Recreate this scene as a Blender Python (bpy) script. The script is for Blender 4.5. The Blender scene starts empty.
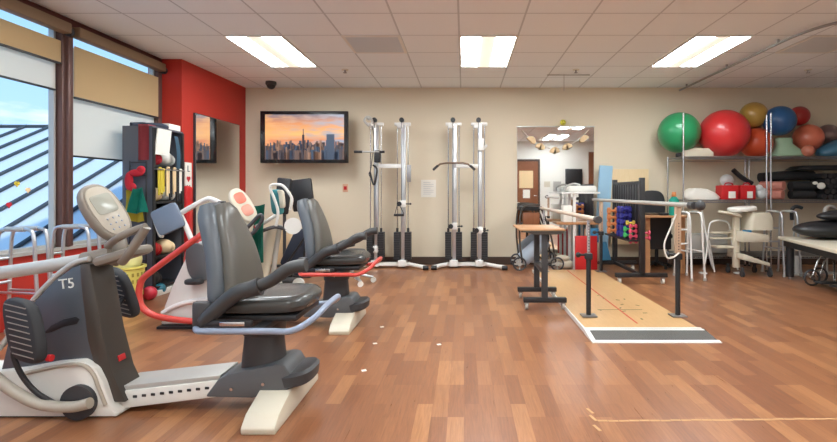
import bpy, bmesh, math, random
from mathutils import Vector, Matrix
random.seed(7)
S = bpy.context.scene
COL = S.collection
PI = math.pi
V = Vector

# ---------------------------------------------------------------- camera
F = 480.0; CX = 464.0; CY = 192.0; HC = 1.125
cam = bpy.data.cameras.new('camera'); co = bpy.data.objects.new('camera', cam); COL.objects.link(co)
co.location = (0, 0, HC); co.rotation_euler = (PI/2, 0, 0)
cam.sensor_width = 36; cam.lens = F/837*36
cam.shift_x = (418.5-CX)/837; cam.shift_y = -(221-CY)/837
cam.clip_start = .02; cam.clip_end = 300
S.camera = co
def at(px, py, Y): return V(((px-CX)/F*Y, Y, HC-(py-CY)/F*Y))
def ax(px, Y): return (px-CX)/F*Y
def az(py, Y): return HC-(py-CY)/F*Y

# ---------------------------------------------------------------- world, sun, exposure
S.view_settings.view_transform = 'Standard'; S.view_settings.look = 'None'
S.view_settings.gamma = 1; S.view_settings.use_curve_mapping = False
S.view_settings.exposure = 0.98
w = bpy.data.worlds.new('sky'); S.world = w; w.use_nodes = True
nt = w.node_tree; nt.nodes.clear()
tc = nt.nodes.new('ShaderNodeTexCoord'); sep = nt.nodes.new('ShaderNodeSeparateXYZ')
nt.links.new(tc.outputs['Generated'], sep.inputs[0])
rmp = nt.nodes.new('ShaderNodeValToRGB')
rmp.color_ramp.elements[0].position = 0.0; rmp.color_ramp.elements[0].color = (.42, .64, .92, 1)
rmp.color_ramp.elements[1].position = .45; rmp.color_ramp.elements[1].color = (.20, .46, .82, 1)
nt.links.new(sep.outputs[2], rmp.inputs[0])
mp = nt.nodes.new('ShaderNodeMapping'); mp.inputs['Scale'].default_value = (2, 2, 9)
nt.links.new(tc.outputs['Generated'], mp.inputs[0])
nz = nt.nodes.new('ShaderNodeTexNoise'); nz.inputs['Scale'].default_value = 2.2; nz.inputs['Detail'].default_value = 6
nt.links.new(mp.outputs[0], nz.inputs[0])
cr = nt.nodes.new('ShaderNodeValToRGB'); cr.color_ramp.elements[0].position = .56; cr.color_ramp.elements[1].position = .75
nt.links.new(nz.outputs[0], cr.inputs[0])
mx = nt.nodes.new('ShaderNodeMixRGB'); mx.inputs[2].default_value = (.95, .97, 1, 1)
nt.links.new(cr.outputs[0], mx.inputs[0]); nt.links.new(rmp.outputs[0], mx.inputs[1])
bg = nt.nodes.new('ShaderNodeBackground'); bg.inputs[1].default_value = .78
nt.links.new(mx.outputs[0], bg.inputs[0])
wo = nt.nodes.new('ShaderNodeOutputWorld'); nt.links.new(bg.outputs[0], wo.inputs[0])
sun = bpy.data.lights.new('sun', 'SUN'); sun.energy = 1.7; sun.angle = .05; sun.color = (1, .97, .92)
so = bpy.data.objects.new('sun', sun); COL.objects.link(so); so.rotation_euler = (R0 := math.radians(15), math.radians(38), 0)
LIGHT_E = 15.0          # ceiling diffusers

# ---------------------------------------------------------------- materials
def mat(name, col, rough=.5, metal=0, spec=.5, bump=0, bscale=40, vary=0, vscale=6, coat=0):
    m = bpy.data.materials.new(name); m.use_nodes = True
    n = m.node_tree.nodes; l = m.node_tree.links; b = n['Principled BSDF']
    b.inputs['Base Color'].default_value = (*col, 1); b.inputs['Roughness'].default_value = rough
    b.inputs['Metallic'].default_value = metal; b.inputs['Specular IOR Level'].default_value = spec
    if coat: b.inputs['Coat Weight'].default_value = coat
    t = n.new('ShaderNodeTexCoord')
    if vary:
        z = n.new('ShaderNodeTexNoise'); z.inputs['Scale'].default_value = vscale; z.inputs['Detail'].default_value = 4
        l.new(t.outputs['Object'], z.inputs[0])
        h = n.new('ShaderNodeMixRGB'); h.inputs[1].default_value = (*[c*(1-vary) for c in col], 1)
        h.inputs[2].default_value = (*[min(1, c*(1+vary)) for c in col], 1)
        l.new(z.outputs[0], h.inputs[0]); l.new(h.outputs[0], b.inputs['Base Color'])
    if bump:
        z2 = n.new('ShaderNodeTexNoise'); z2.inputs['Scale'].default_value = bscale; z2.inputs['Detail'].default_value = 3
        l.new(t.outputs['Object'], z2.inputs[0])
        bm_ = n.new('ShaderNodeBump'); bm_.inputs['Strength'].default_value = bump; bm_.inputs['Distance'].default_value = .01
        l.new(z2.outputs[0], bm_.inputs['Height']); l.new(bm_.outputs[0], b.inputs['Normal'])
    return m
def srgb(r, g, b):
    f = lambda c: (c/255/12.92) if c/255 <= .04045 else ((c/255+.055)/1.055)**2.4
    return (f(r), f(g), f(b))
def emis(name, col, s):
    m = bpy.data.materials.new(name); m.use_nodes = True
    b = m.node_tree.nodes['Principled BSDF']; b.inputs['Base Color'].default_value = (*col, 1)
    b.inputs['Emission Color'].default_value = (*col, 1); b.inputs['Emission Strength'].default_value = s
    return m
def wood(name, c1, c2, rough=.45, scale=(1, 12, 1)):
    m = mat(name, c1, rough); n = m.node_tree.nodes; l = m.node_tree.links
    t = n.new('ShaderNodeTexCoord'); p = n.new('ShaderNodeMapping'); p.inputs['Scale'].default_value = scale
    z = n.new('ShaderNodeTexNoise'); z.inputs['Scale'].default_value = 6; z.inputs['Detail'].default_value = 6; z.inputs['Distortion'].default_value = .6
    h = n.new('ShaderNodeMixRGB'); h.inputs[1].default_value = (*c1, 1); h.inputs[2].default_value = (*c2, 1)
    l.new(t.outputs['Object'], p.inputs[0]); l.new(p.outputs[0], z.inputs[0]); l.new(z.outputs[0], h.inputs[0])
    l.new(h.outputs[0], n['Principled BSDF'].inputs['Base Color']); return m

M = {}
M['wall'] = mat('beige_paint', srgb(220, 207, 183), .7, bump=.08, bscale=120)
M['whitewall'] = mat('bounce_paint', srgb(238, 236, 228), .7, bump=.08, bscale=120)  # whiter than the beige walls, added out of view to bounce light upward
M['red'] = mat('red_paint', srgb(186, 48, 36), .6, bump=.08, bscale=120)
M['base'] = mat('brown_vinyl', srgb(72, 54, 44), .5)
M['mull'] = mat('bronze_aluminium', srgb(104, 76, 70), .45, .3)
M['maroon'] = mat('dark_maroon', srgb(84, 34, 34), .6)
M['shade'] = mat('tan_shade_fabric', srgb(196, 172, 128), .9, bump=.2, bscale=300)
M['shade_hi'] = mat('aluminium_hembar', srgb(236, 236, 236), .4)
M['valance'] = mat('shade_fascia', srgb(134, 110, 84), .6)
M['white'] = mat('white_enamel', srgb(232, 230, 225), .35)
M['whitep'] = mat('white_plastic', srgb(226, 224, 216), .5)
M['cream'] = mat('cream_plastic', srgb(214, 205, 184), .5)
M['alu'] = mat('aluminium', srgb(200, 202, 205), .3, .8)
M['silver'] = mat('silver_paint', srgb(186, 184, 178), .38, .25)
M['chrome'] = mat('chrome', (.62, .62, .63), .2, 1)
M['steel'] = mat('brushed_steel', (.36, .36, .37), .35, .9)
M['black'] = mat('black_enamel', (.018, .018, .02), .45)
M['blackm'] = mat('black_rubber', (.022, .022, .024), .7)
M['dark'] = mat('charcoal_plastic', srgb(62, 62, 64), .5)
M['body'] = mat('slate_shell', srgb(74, 79, 86), .42, coat=.2)
M['bodyrear'] = mat('umber_shell', srgb(66, 60, 54), .45)
M['hullg'] = mat('grey_hull', srgb(92, 94, 96), .45)
M['vinyl'] = mat('grey_vinyl', srgb(92, 89, 82), .3, bump=.05, bscale=200)
M['vinyls'] = mat('blue_grey_vinyl', srgb(86, 92, 98), .38)
M['cush'] = mat('dark_grey_vinyl', srgb(64, 64, 62), .26)
M['armg'] = mat('arm_urethane', srgb(58, 58, 58), .42)
M['taupe'] = mat('taupe_plastic', srgb(128, 118, 106), .45)
M['taupel'] = mat('pale_taupe_plastic', srgb(176, 166, 150), .4)
M['screen'] = mat('lcd_grey', srgb(160, 160, 148), .2)
M['bluebar'] = mat('blue_grey_paint', srgb(140, 152, 172), .35)
M['redbar'] = mat('red_enamel', srgb(208, 74, 64), .35)
M['redp'] = mat('red_plastic', srgb(196, 30, 34), .45)
M['redcl'] = mat('red_cloth', srgb(190, 36, 50), .9, bump=.4, bscale=60)
M['teal'] = mat('teal_mesh', srgb(20, 140, 120), .8, bump=.3, bscale=80)
M['green'] = mat('green_cloth', srgb(24, 110, 90), .85, bump=.3, bscale=50)
M['yellow'] = mat('yellow_plastic', srgb(226, 214, 110), .5)
M['yelcl'] = mat('yellow_webbing', srgb(206, 184, 60), .85)
M['bluep'] = mat('blue_pad', srgb(120, 134, 152), .6)
M['blueb'] = mat('pale_blue_foam', srgb(150, 188, 212), .7)
M['bluesh'] = mat('blue_sheet', srgb(60, 130, 170), .6)
M['paper'] = mat('paper', srgb(236, 232, 222), .8)
M['ink'] = mat('ink', srgb(60, 60, 66), .8)
M['brownd'] = wood('walnut_door', srgb(120, 70, 42), srgb(146, 90, 56), .45, (8, 8, 1))
M['ply'] = wood('maple_plywood', srgb(194, 152, 102), srgb(212, 172, 122), .4, (10, 1, 1))
M['plyl'] = wood('pale_plywood', srgb(214, 186, 140), srgb(226, 204, 164), .6, (8, 8, 1))
M['desk'] = wood('desk_laminate', srgb(176, 126, 84), srgb(196, 148, 104), .4)
M['rail'] = wood('ash_handrail', srgb(196, 178, 158), srgb(214, 198, 180), .4, (10, 1, 10))
M['gator'] = mat('rough_tread', srgb(92, 90, 86), .8, bump=.5, bscale=200)
M['redline'] = mat('red_tape', srgb(200, 80, 60), .6)
M['mask'] = mat('masking_tape', srgb(190, 150, 106), .7, vary=.15, vscale=30)
M['bronze'] = mat('bronze_bar', srgb(110, 88, 70), .35, .6)
M['peach'] = mat('paper_shell', srgb(232, 204, 160), .8)
M['smile'] = mat('smiley_yellow', srgb(212, 206, 60), .5)
M['jeans'] = mat('navy_canvas', srgb(50, 56, 72), .85)
M['clear'] = mat('cloudy_plastic', srgb(206, 206, 204), .35)
def ballm(n, c): return mat(n, srgb(*c), .32, spec=.5, coat=.25)

def sep_mirror():
    m = mat('mirror_silver', (.86, .88, .88), .02, 1); return m
M['mirror'] = sep_mirror()
def glassm():
    m = bpy.data.materials.new('clear_glazing'); m.use_nodes = True; n = m.node_tree.nodes; l = m.node_tree.links; n.clear()
    t = n.new('ShaderNodeBsdfTransparent'); g = n.new('ShaderNodeBsdfGlossy'); g.inputs['Roughness'].default_value = .02
    lw = n.new('ShaderNodeLayerWeight'); lw.inputs[0].default_value = .5; fr = n.new('ShaderNodeMath'); fr.operation = 'POWER'; fr.inputs[1].default_value = 5; l.new(lw.outputs['Facing'], fr.inputs[0])
    x = n.new('ShaderNodeMixShader'); o = n.new('ShaderNodeOutputMaterial')
    l.new(fr.outputs[0], x.inputs[0]); l.new(t.outputs[0], x.inputs[1]); l.new(g.outputs[0], x.inputs[2]); l.new(x.outputs[0], o.inputs[0])
    return m
M['glass'] = glassm()
def sheerm(name, c, op):
    m = bpy.data.materials.new(name); m.use_nodes = True; n = m.node_tree.nodes; l = m.node_tree.links; n.clear()
    d = n.new('ShaderNodeBsdfDiffuse'); d.inputs[0].default_value = (*c, 1)
    tl = n.new('ShaderNodeBsdfTranslucent'); tl.inputs[0].default_value = (*c, 1)
    a = n.new('ShaderNodeMixShader'); a.inputs[0].default_value = .55; l.new(d.outputs[0], a.inputs[1]); l.new(tl.outputs[0], a.inputs[2])
    tp = n.new('ShaderNodeBsdfTransparent'); b = n.new('ShaderNodeMixShader'); b.inputs[0].default_value = op
    l.new(tp.outputs[0], b.inputs[1]); l.new(a.outputs[0], b.inputs[2])
    o = n.new('ShaderNodeOutputMaterial'); l.new(b.outputs[0], o.inputs[0]); return m
M['sheer'] = sheerm('white_sheer', (.93, .89, .80), .93)
M['tansheer'] = sheerm('tan_sheer', srgb(232, 208, 166), 1.0)

def floor_mat():
    m = mat('laminate_planks', (.3, .15, .08), .3, spec=.5); n = m.node_tree.nodes; l = m.node_tree.links; b = n['Principled BSDF']
    t = n.new('ShaderNodeTexCoord'); p = n.new('ShaderNodeMapping'); p.inputs['Rotation'].default_value = (0, 0, PI/2)
    l.new(t.outputs['Object'], p.inputs[0])
    br = n.new('ShaderNodeTexBrick'); br.offset = .37; br.offset_frequency = 3; br.squash = 1
    br.inputs['Color1'].default_value = (0, 0, 0, 1); br.inputs['Color2'].default_value = (1, 1, 1, 1); br.inputs['Mortar'].default_value = (.15, .15, .15, 1)
    br.inputs['Scale'].default_value = 1; br.inputs['Mortar Size'].default_value = .0008; br.inputs['Bias'].default_value = 0
    br.inputs['Brick Width'].default_value = .40; br.inputs['Row Height'].default_value = .082
    l.new(p.outputs[0], br.inputs[0])
    cr = n.new('ShaderNodeValToRGB'); e = cr.color_ramp.elements
    e[0].position = 0; e[0].color = (*srgb(134, 86, 58), 1); e[1].position = 1; e[1].color = (*srgb(172, 120, 80), 1)
    k = e.new(.35); k.color = (*srgb(145, 95, 64), 1); k = e.new(.7); k.color = (*srgb(154, 103, 69), 1)
    l.new(br.outputs[0], cr.inputs[0])
    # fine straight grain
    p2 = n.new('ShaderNodeMapping'); p2.inputs['Scale'].default_value = (26, 1.6, 1); l.new(t.outputs['Object'], p2.inputs[0])
    z = n.new('ShaderNodeTexNoise'); z.inputs['Scale'].default_value = 3; z.inputs['Detail'].default_value = 8; z.inputs['Distortion'].default_value = 1.2
    l.new(p2.outputs[0], z.inputs[0])
    g = n.new('ShaderNodeValToRGB'); g.color_ramp.elements[0].position = .3; g.color_ramp.elements[0].color = (.78, .76, .74, 1)
    g.color_ramp.elements[1].position = .7; g.color_ramp.elements[1].color = (1.08, 1.08, 1.08, 1); l.new(z.outputs[0], g.inputs[0])
    mu = n.new('ShaderNodeMixRGB'); mu.blend_type = 'MULTIPLY'; mu.inputs[0].default_value = 1
    l.new(cr.outputs[0], mu.inputs[1]); l.new(g.outputs[0], mu.inputs[2]); l.new(mu.outputs[0], b.inputs['Base Color'])
    rz = n.new('ShaderNodeMath'); rz.operation = 'MULTIPLY_ADD'; rz.inputs[1].default_value = .2; rz.inputs[2].default_value = .22
    l.new(z.outputs[0], rz.inputs[0]); l.new(rz.outputs[0], b.inputs['Roughness'])
    return m
M['floor'] = floor_mat()
def ceil_mat():
    m = mat('acoustic_tiles', srgb(224, 226, 228), .85, bump=.1, bscale=150); n = m.node_tree.nodes; l = m.node_tree.links
    t = n.new('ShaderNodeTexCoord'); s = n.new('ShaderNodeSeparateXYZ'); l.new(t.outputs['Object'], s.inputs[0])
    outs = []
    for i, off in ((0, -.05), (1, 4.96)):
        a = n.new('ShaderNodeMath'); a.operation = 'SUBTRACT'; a.inputs[1].default_value = off-.61*40; l.new(s.outputs[i], a.inputs[0])
        f = n.new('ShaderNodeMath'); f.operation = 'MODULO'; f.inputs[1].default_value = .61; l.new(a.outputs[0], f.inputs[0])
        h = n.new('ShaderNodeMath'); h.operation = 'SUBTRACT'; h.inputs[1].default_value = .305; l.new(f.outputs[0], h.inputs[0])
        b = n.new('ShaderNodeMath'); b.operation = 'ABSOLUTE'; l.new(h.outputs[0], b.inputs[0])
        c = n.new('ShaderNodeMath'); c.operation = 'GREATER_THAN'; c.inputs[1].default_value = .305-.009; l.new(b.outputs[0], c.inputs[0]); outs.append(c)
    mxm = n.new('ShaderNodeMath'); mxm.operation = 'MAXIMUM'; l.new(outs[0].outputs[0], mxm.inputs[0]); l.new(outs[1].outputs[0], mxm.inputs[1])
    mc = n.new('ShaderNodeMixRGB'); mc.inputs[1].default_value = (*srgb(244, 250, 255), 1); mc.inputs[2].default_value = (*srgb(206, 212, 218), 1)
    l.new(mxm.outputs[0], mc.inputs[0]); l.new(mc.outputs[0], n['Principled BSDF'].inputs['Base Color']); return m
M['ceil'] = ceil_mat()

# ---------------------------------------------------------------- mesh helpers
class B:
    """collects shapes into one mesh"""
    def __init__(s): s.bm = bmesh.new()
    def _merge(s, t):
        me = bpy.data.meshes.new('t'); t.to_mesh(me); t.free(); s.bm.from_mesh(me); bpy.data.meshes.remove(me)
    def box(s, c, d, bev=0, rot=None, seg=2):
        t = bmesh.new(); bmesh.ops.create_cube(t, size=1)
        for v in t.verts: v.co = V((v.co.x*d[0], v.co.y*d[1], v.co.z*d[2]))
        if bev: bmesh.ops.bevel(t, geom=t.edges[:], offset=min(bev, min(d)*.49), segments=seg, affect='EDGES', profile=.5)
        mt = Matrix.Translation(c)
        if rot is not None: mt = mt @ (rot if isinstance(rot, Matrix) else Matrix.Rotation(rot, 4, 'Z'))
        t.transform(mt); s._merge(t); return s
    def b2(s, x0, x1, y0, y1, z0, z1, bev=0):
        return s.box(((x0+x1)/2, (y0+y1)/2, (z0+z1)/2), (abs(x1-x0), abs(y1-y0), abs(z1-z0)), bev)
    def cyl(s, a, b, r, r2=None, n=16):
        a = V(a); b = V(b); d = b-a; t = bmesh.new()
        bmesh.ops.create_cone(t, cap_ends=True, segments=n, radius1=r, radius2=r if r2 is None else r2, depth=d.length)
        t.transform(Matrix.Translation((a+b)/2) @ d.to_track_quat('Z', 'Y').to_matrix().to_4x4()); s._merge(t); return s
    def ball(s, c, r, sc=(1, 1, 1), u=24, v=14, rot=None):
        t = bmesh.new(); bmesh.ops.create_uvsphere(t, u_segments=u, v_segments=v, radius=r)
        for q in t.verts: q.co = V((q.co.x*sc[0], q.co.y*sc[1], q.co.z*sc[2]))
        if rot is not None: t.transform(rot)
        t.transform(Matrix.Translation(c)); s._merge(t); return s
    def tube(s, pts, r, smooth=True, n=10, closed=False, rr=None):
        P = [V(p) for p in pts]
        if smooth and len(P) > 2:
            Q = []; m = len(P); rng = range(m if closed else m-1)
            for i in rng:
                p0 = P[i-1] if (i > 0 or closed) else P[0]; p1 = P[i]; p2 = P[(i+1) % m]; p3 = P[(i+2) % m] if (i+2 < m or closed) else P[-1]
                for k in range(6):
                    u = k/6
                    Q.append(.5*((2*p1)+(p2-p0)*u+(2*p0-5*p1+4*p2-p3)*u*u+(3*p1-p0-3*p2+p3)*u**3))
            if not closed: Q.append(P[-1])
            P = Q
        t = bmesh.new(); rings = []; up = None; L = len(P)
        for i, p in enumerate(P):
            a = P[i-1] if (i > 0 or closed) else p; b = P[(i+1) % L] if (i < L-1 or closed) else p
            d = (b-a).normalized()
            if up is None:
                up = V((0, 0, 1)) if abs(d.z) < .9 else V((0, 1, 0))
            sd = d.cross(up)
            if sd.length < 1e-4: sd = d.orthogonal()
            sd.normalize(); up = sd.cross(d).normalized()
            R_ = r if rr is None else r*(rr[0]+(rr[1]-rr[0])*i/max(1, L-1))
            rings.append([t.verts.new(p+(sd*math.cos(2*PI*k/n)+up*math.sin(2*PI*k/n))*R_) for k in range(n)])
        for i in range(L if closed else L-1):
            A = rings[i]; Bq = rings[(i+1) % L]
            for k in range(n): t.faces.new((A[k], A[(k+1) % n], Bq[(k+1) % n], Bq[k]))
        if not closed: t.faces.new(rings[0][::-1]); t.faces.new(rings[-1])
        s._merge(t); return s
    def prism(s, pts, y0, y1, bev=0, axis='Y'):
        """polygon in XZ (axis Y), YZ (axis X) or XY (axis Z) extruded along axis"""
        t = bmesh.new()
        def mk(p, q):
            return (p[0], q, p[1]) if axis == 'Y' else ((q, p[0], p[1]) if axis == 'X' else (p[0], p[1], q))
        A = [t.verts.new(mk(p, y0)) for p in pts]; Bq = [t.verts.new(mk(p, y1)) for p in pts]; n = len(pts)
        t.faces.new(A); t.faces.new(Bq[::-1])
        for i in range(n): t.faces.new((A[i], Bq[i], Bq[(i+1) % n], A[(i+1) % n]))
        bmesh.ops.recalc_face_normals(t, faces=t.faces[:])
        if bev: bmesh.ops.bevel(t, geom=t.edges[:], offset=bev, segments=2, affect='EDGES', profile=.5)
        s._merge(t); return s
    def lathe(s, prof, c=(0, 0, 0), n=24):
        t = bmesh.new(); rings = []
        for r, z in prof: rings.append([t.verts.new((c[0]+r*math.cos(2*PI*k/n), c[1]+r*math.sin(2*PI*k/n), c[2]+z)) for k in range(n)])
        for A, Bq in zip(rings, rings[1:]):
            for k in range(n): t.faces.new((A[k], A[(k+1) % n], Bq[(k+1) % n], Bq[k]))
        if prof[0][0] > 1e-4: t.faces.new(rings[0][::-1])
        if prof[-1][0] > 1e-4: t.faces.new(rings[-1])
        bmesh.ops.remove_doubles(t, verts=t.verts[:], dist=1e-5); s._merge(t); return s
    def loft(s, secs):
        """secs: list of rings (lists of points, same count)"""
        t = bmesh.new(); rs = [[t.verts.new(p) for p in r] for r in secs]; n = len(rs[0])
        for A, Bq in zip(rs, rs[1:]):
            for k in range(n): t.faces.new((A[k], A[(k+1) % n], Bq[(k+1) % n], Bq[k]))
        t.faces.new(rs[0][::-1]); t.faces.new(rs[-1]); bmesh.ops.recalc_face_normals(t, faces=t.faces[:]); s._merge(t); return s
    def grid(s, fn, nu, nv, thick=0):
        t = bmesh.new(); G = [[t.verts.new(fn(i/nu, j/nv)) for j in range(nv+1)] for i in range(nu+1)]
        for i in range(nu):
            for j in range(nv): t.faces.new((G[i][j], G[i+1][j], G[i+1][j+1], G[i][j+1]))
        if thick: bmesh.ops.solidify(t, geom=t.faces[:], thickness=thick)
        s._merge(t); return s
    def xf(s, m): s.bm.transform(m); return s
    def build(s, name, m, parent=None, ang=38, loc=None):
        bm = s.bm; bmesh.ops.recalc_face_normals(bm, faces=bm.faces[:])
        for f in bm.faces: f.smooth = True
        ca = math.radians(ang)
        for e in bm.edges:
            if len(e.link_faces) == 2:
                try:
                    if e.calc_face_angle(0) > ca: e.smooth = False
                except Exception: pass
        if parent is not None and parent.get('_w'):
            bm.transform(Matrix.Translation(-V(parent['_w'])))
        me = bpy.data.meshes.new(name); bm.to_mesh(me); bm.free(); me.materials.append(m)
        o = bpy.data.objects.new(name, me); COL.objects.link(o)
        if parent is not None:
            o.parent = parent
            if parent.get('_w'): o['_w'] = tuple(parent['_w'])
        return o
def ring(center, u, v, ru, rv, n=24, p=2.0):
    c = V(center); u = V(u).normalized(); v = V(v).normalized(); out = []
    for k in range(n):
        a = 2*PI*k/n; ca, sa = math.cos(a), math.sin(a)
        out.append(c+u*(ru*math.copysign(abs(ca)**(2/p), ca))+v*(rv*math.copysign(abs(sa)**(2/p), sa)))
    return out
def slab(b, center, u, v, ru, rv, th, p=3, edge=.25, n=32):
    """rounded pad, thickness th along u x v, softened rim"""
    w_ = V(u).normalized().cross(V(v).normalized()).normalized(); c = V(center)
    e = th*edge if edge < 1 else edge
    secs = []
    for k, (o, sh) in enumerate(((-.5, 1), (-.42, .4), (-.25, .08), (0, 0), (.25, .08), (.42, .4), (.5, 1))):
        secs.append(ring(c+w_*(o*th), u, v, ru-e*sh, rv-e*sh, n, p))
    b.loft(secs); return b
def thing(name, label, cat, loc=(0, 0, 0), group=None):
    o = bpy.data.objects.new(name, None); COL.objects.link(o); o.empty_display_size = .1
    o.location = loc; o['label'] = label; o['category'] = cat; o['_w'] = tuple(loc)
    if group: o['group'] = group
    return o
def tag(o, label, cat, group=None, kind=None):
    o['label'] = label; o['category'] = cat
    if group: o['group'] = group
    if kind: o['kind'] = kind
    return o
def struct(name, b, m, parent=None):
    o = b.build(name, m, parent)
    if parent is None: o['kind'] = 'structure'
    return o
def copytree(o, label=None, parent=None, loc=None):
    c = o.copy(); COL.objects.link(c)
    if parent: c.parent = parent
    for ch in [x for x in bpy.data.objects if x.parent == o]: copytree(ch, None, c)
    if label: c['label'] = label
    if loc is not None: c.location = loc
    return c
def text(name, s, size, m, loc, rot, parent=None, depth=.002):
    cu = bpy.data.curves.new(name, 'FONT'); cu.body = s; cu.size = size; cu.extrude = depth; cu.align_x = 'CENTER'; cu.align_y = 'CENTER'
    t = bpy.data.objects.new(name, cu); COL.objects.link(t); bpy.context.view_layer.update()
    me = bpy.data.meshes.new_from_object(t.evaluated_get(bpy.context.evaluated_depsgraph_get()))
    bpy.data.objects.remove(t); me.materials.clear(); me.materials.append(m)
    o = bpy.data.objects.new(name, me); COL.objects.link(o); L = V(loc)
    if parent is not None: o.parent = parent; L = L-V(parent.get('_w', (0, 0, 0)))
    o.location = L; o.rotation_euler = rot; return o

# ================================================================ SETTING
XL, XR, YB, YF, ZC = -3.70, 7.4, 7.45, -.5, 2.745
struct('floor', B().b2(XL-.2, XR+.2, YF-.2, YB+.2, -.1, 0), M['floor'])
struct('ceiling', B().b2(XL-.2, XR+.2, YF-.2, YB+.2, ZC, ZC+.1), M['ceil'])
struct('wall_back', B().b2(-3.40, XR, YB, YB+.15, 0, ZC), M['wall'])
struct('wall_right', B().b2(XR, XR+.15, YF, YB+.15, 0, ZC), M['whitewall'])
struct('wall_front', B().b2(XL-.1, XR+.15, YF-.15, YF, 0, ZC), M['whitewall'])
# red return wall beside the windows
struct('wall_left_red', B().prism([(XL-.15, 5.85), (-3.44, 5.85), (-3.39, YB), (XL-.15, YB+.15), ], 0, ZC, 0, 'Z'), M['red'])
struct('baseboard_back', B().b2(-3.39, 2.2, YB-.012, YB, 0, .12), M['base'])
struct('baseboard_back_right', B().b2(2.2, XR, YB-.012, YB, 0, .12), M['base'])
# left wall: red sill wall under strip windows, bronze frame
SILL = .62
struct('wall_left', B().b2(XL-.15, XL, YF, 5.85, 0, SILL-.03), M['red'])
struct('trim_1', B().b2(XL-.15, XL+.03, YF, 5.85, SILL-.03, SILL), M['silver'])
struct('trim_2', B().b2(XL-.15, XL+.02, YF, 5.85, ZC-.07, ZC), M['maroon'])
mulls = [YF+.02, .85, 2.03, 3.21, 4.46, 5.82]
for i, y in enumerate(mulls):
    hw = .062 if i == 4 else .04
    b = B().b2(XL-.10, XL+.02, y-hw, y+hw, SILL, ZC-.07, .004)
    if i == 4: b.b2(XL-.02, XL+.05, y-.03, y+.0, SILL, ZC-.07, .004)
    struct('trim_%d' % (i+3), b, M['mull'])
for i in range(5):
    y0, y1 = mulls[i]+.04, mulls[i+1]-.04
    if i == 3: y1 -= .035
    if i == 4: y0 += .035
    fr = B().b2(XL-.08, XL-.03, y0, y1, SILL, SILL+.03).b2(XL-.08, XL-.03, y0, y1, ZC-.1, ZC-.07).b2(XL-.08, XL-.03, y0, y0+.02, SILL, ZC-.07).b2(XL-.08, XL-.03, y1-.02, y1, SILL, ZC-.07)
    win = struct('window_%d' % (i+1), fr, M['silver'])
    B().b2(XL-.06, XL-.054, y0+.02, y1-.02, SILL+.03, ZC-.1).build('pane', M['glass'], win)
    if i < 3: continue
    near = ('near the camera', 'second from the camera', 'third from the camera', 'left of the thick bronze mullion', 'beside the red wall')[i]
    t = thing('roller_shade', 'tan roller shade with brown fascia in the window '+near, 'window shade', (XL, (y0+y1)/2, ZC-.08))
    B().b2(XL+.0, XL+.10, y0-.03, y1+.03, 2.575, 2.675, .015).build('fascia', M['valance'], t)
    B().cyl((XL+.05, y0-.01, 2.635), (XL+.05, y1+.01, 2.635), .03).build('roller', M['shade_hi'], t)
    zb = 2.02 if i == 4 else 2.30
    B().b2(XL+.015, XL+.019, y0, y1, zb, 2.505).build('fabric', M['tansheer'], t)
    B().b2(XL+.008, XL+.026, y0, y1, zb-.012, zb+.008, .003).build('hem_bar', M['black'], t)
    B().cyl((XL+.055, y1+.03, 2.60), (XL+.055, y1+.06, 2.60), .042).build('end_cap', M['black'], t)
    zs = 1.47 if i == 4 else 2.06
    t2 = thing('sheer_shade', 'white translucent lower shade in the window '+near, 'window shade', (XL, (y0+y1)/2, ZC-.08))
    B().b2(XL-.03, XL-.027, y0+.01, y1-.01, zs, 2.50).build('fabric', M['sheer'], t2)
    B().b2(XL-.036, XL-.02, y0+.01, y1-.01, zs-.012, zs+.006, .003).build('hem_bar', M['black'], t2)
# stickers on the glass
for px, py, nm, mm, lab in ((17, 184, 'butterfly_decal', 'yelcl', 'small yellow butterfly decal on the window, topmost of three'),
                            (9, 205, 'heart_decal', 'redcl', 'small red heart decal on the window, lowest of three'),
                            (28, 190, 'leaf_decal', 'peach', 'small cream leaf decal on the window, rightmost of three')):
    Y = -480*(XL-.05)/(464-px); z = az(py, Y)
    b = B(); k = .016
    for s_ in (-1, 1): b.ball((XL-.05, Y+s_*k*.7, z+.004), k, (.15, 1, 1.1), 12, 8)
    b.ball((XL-.05, Y, z-.012), k, (.15, .6, 1), 12, 8)
    tag(b.build(nm, M[mm]), lab, 'sticker')
# outside: standing seam roof
roofm = mat('white_metal_roof', srgb(196, 210, 222), .5, .0, vary=.05, vscale=.6)
z0, yr = -2.4, 9.66
t = thing('metal_roof', 'pale blue metal roof with dark slanting seams outside the windows', 'roof', (-10, 8, 0))
def zroof(y): return z0+.5*y
B().prism([(1.5, zroof(1.5)), (yr, zroof(yr)), (yr+6, zroof(yr)-3), (yr+6, zroof(yr)-3.1), (1.5, zroof(1.5)-.1)], -34, -4.1, 0, 'X').build('roof_panel', roofm, t)
B().cyl((-34, yr, zroof(yr)+.0), (-4.1, yr, zroof(yr)+.0), .05).build('ridge_cap', M['dark'], t)
b = B()
seam = mat('dark_seam', srgb(52, 62, 70), .5)
for i in range(58):
    x = -4.3-i*.5
    t0, t1 = V((x, 1.5, zroof(1.5)+.03)), V((x, yr, zroof(yr)+.03)); b.cyl(t0, t1, .028, n=6)
o = b.build('seams', seam, t)
tag(B().b2(-60, -4, -10, 40, -3.2, -3.0).build('ground', M['gator']), 'grey ground far below outside the windows', 'ground')
bpy.data.objects['ground']['kind'] = 'structure'

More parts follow.
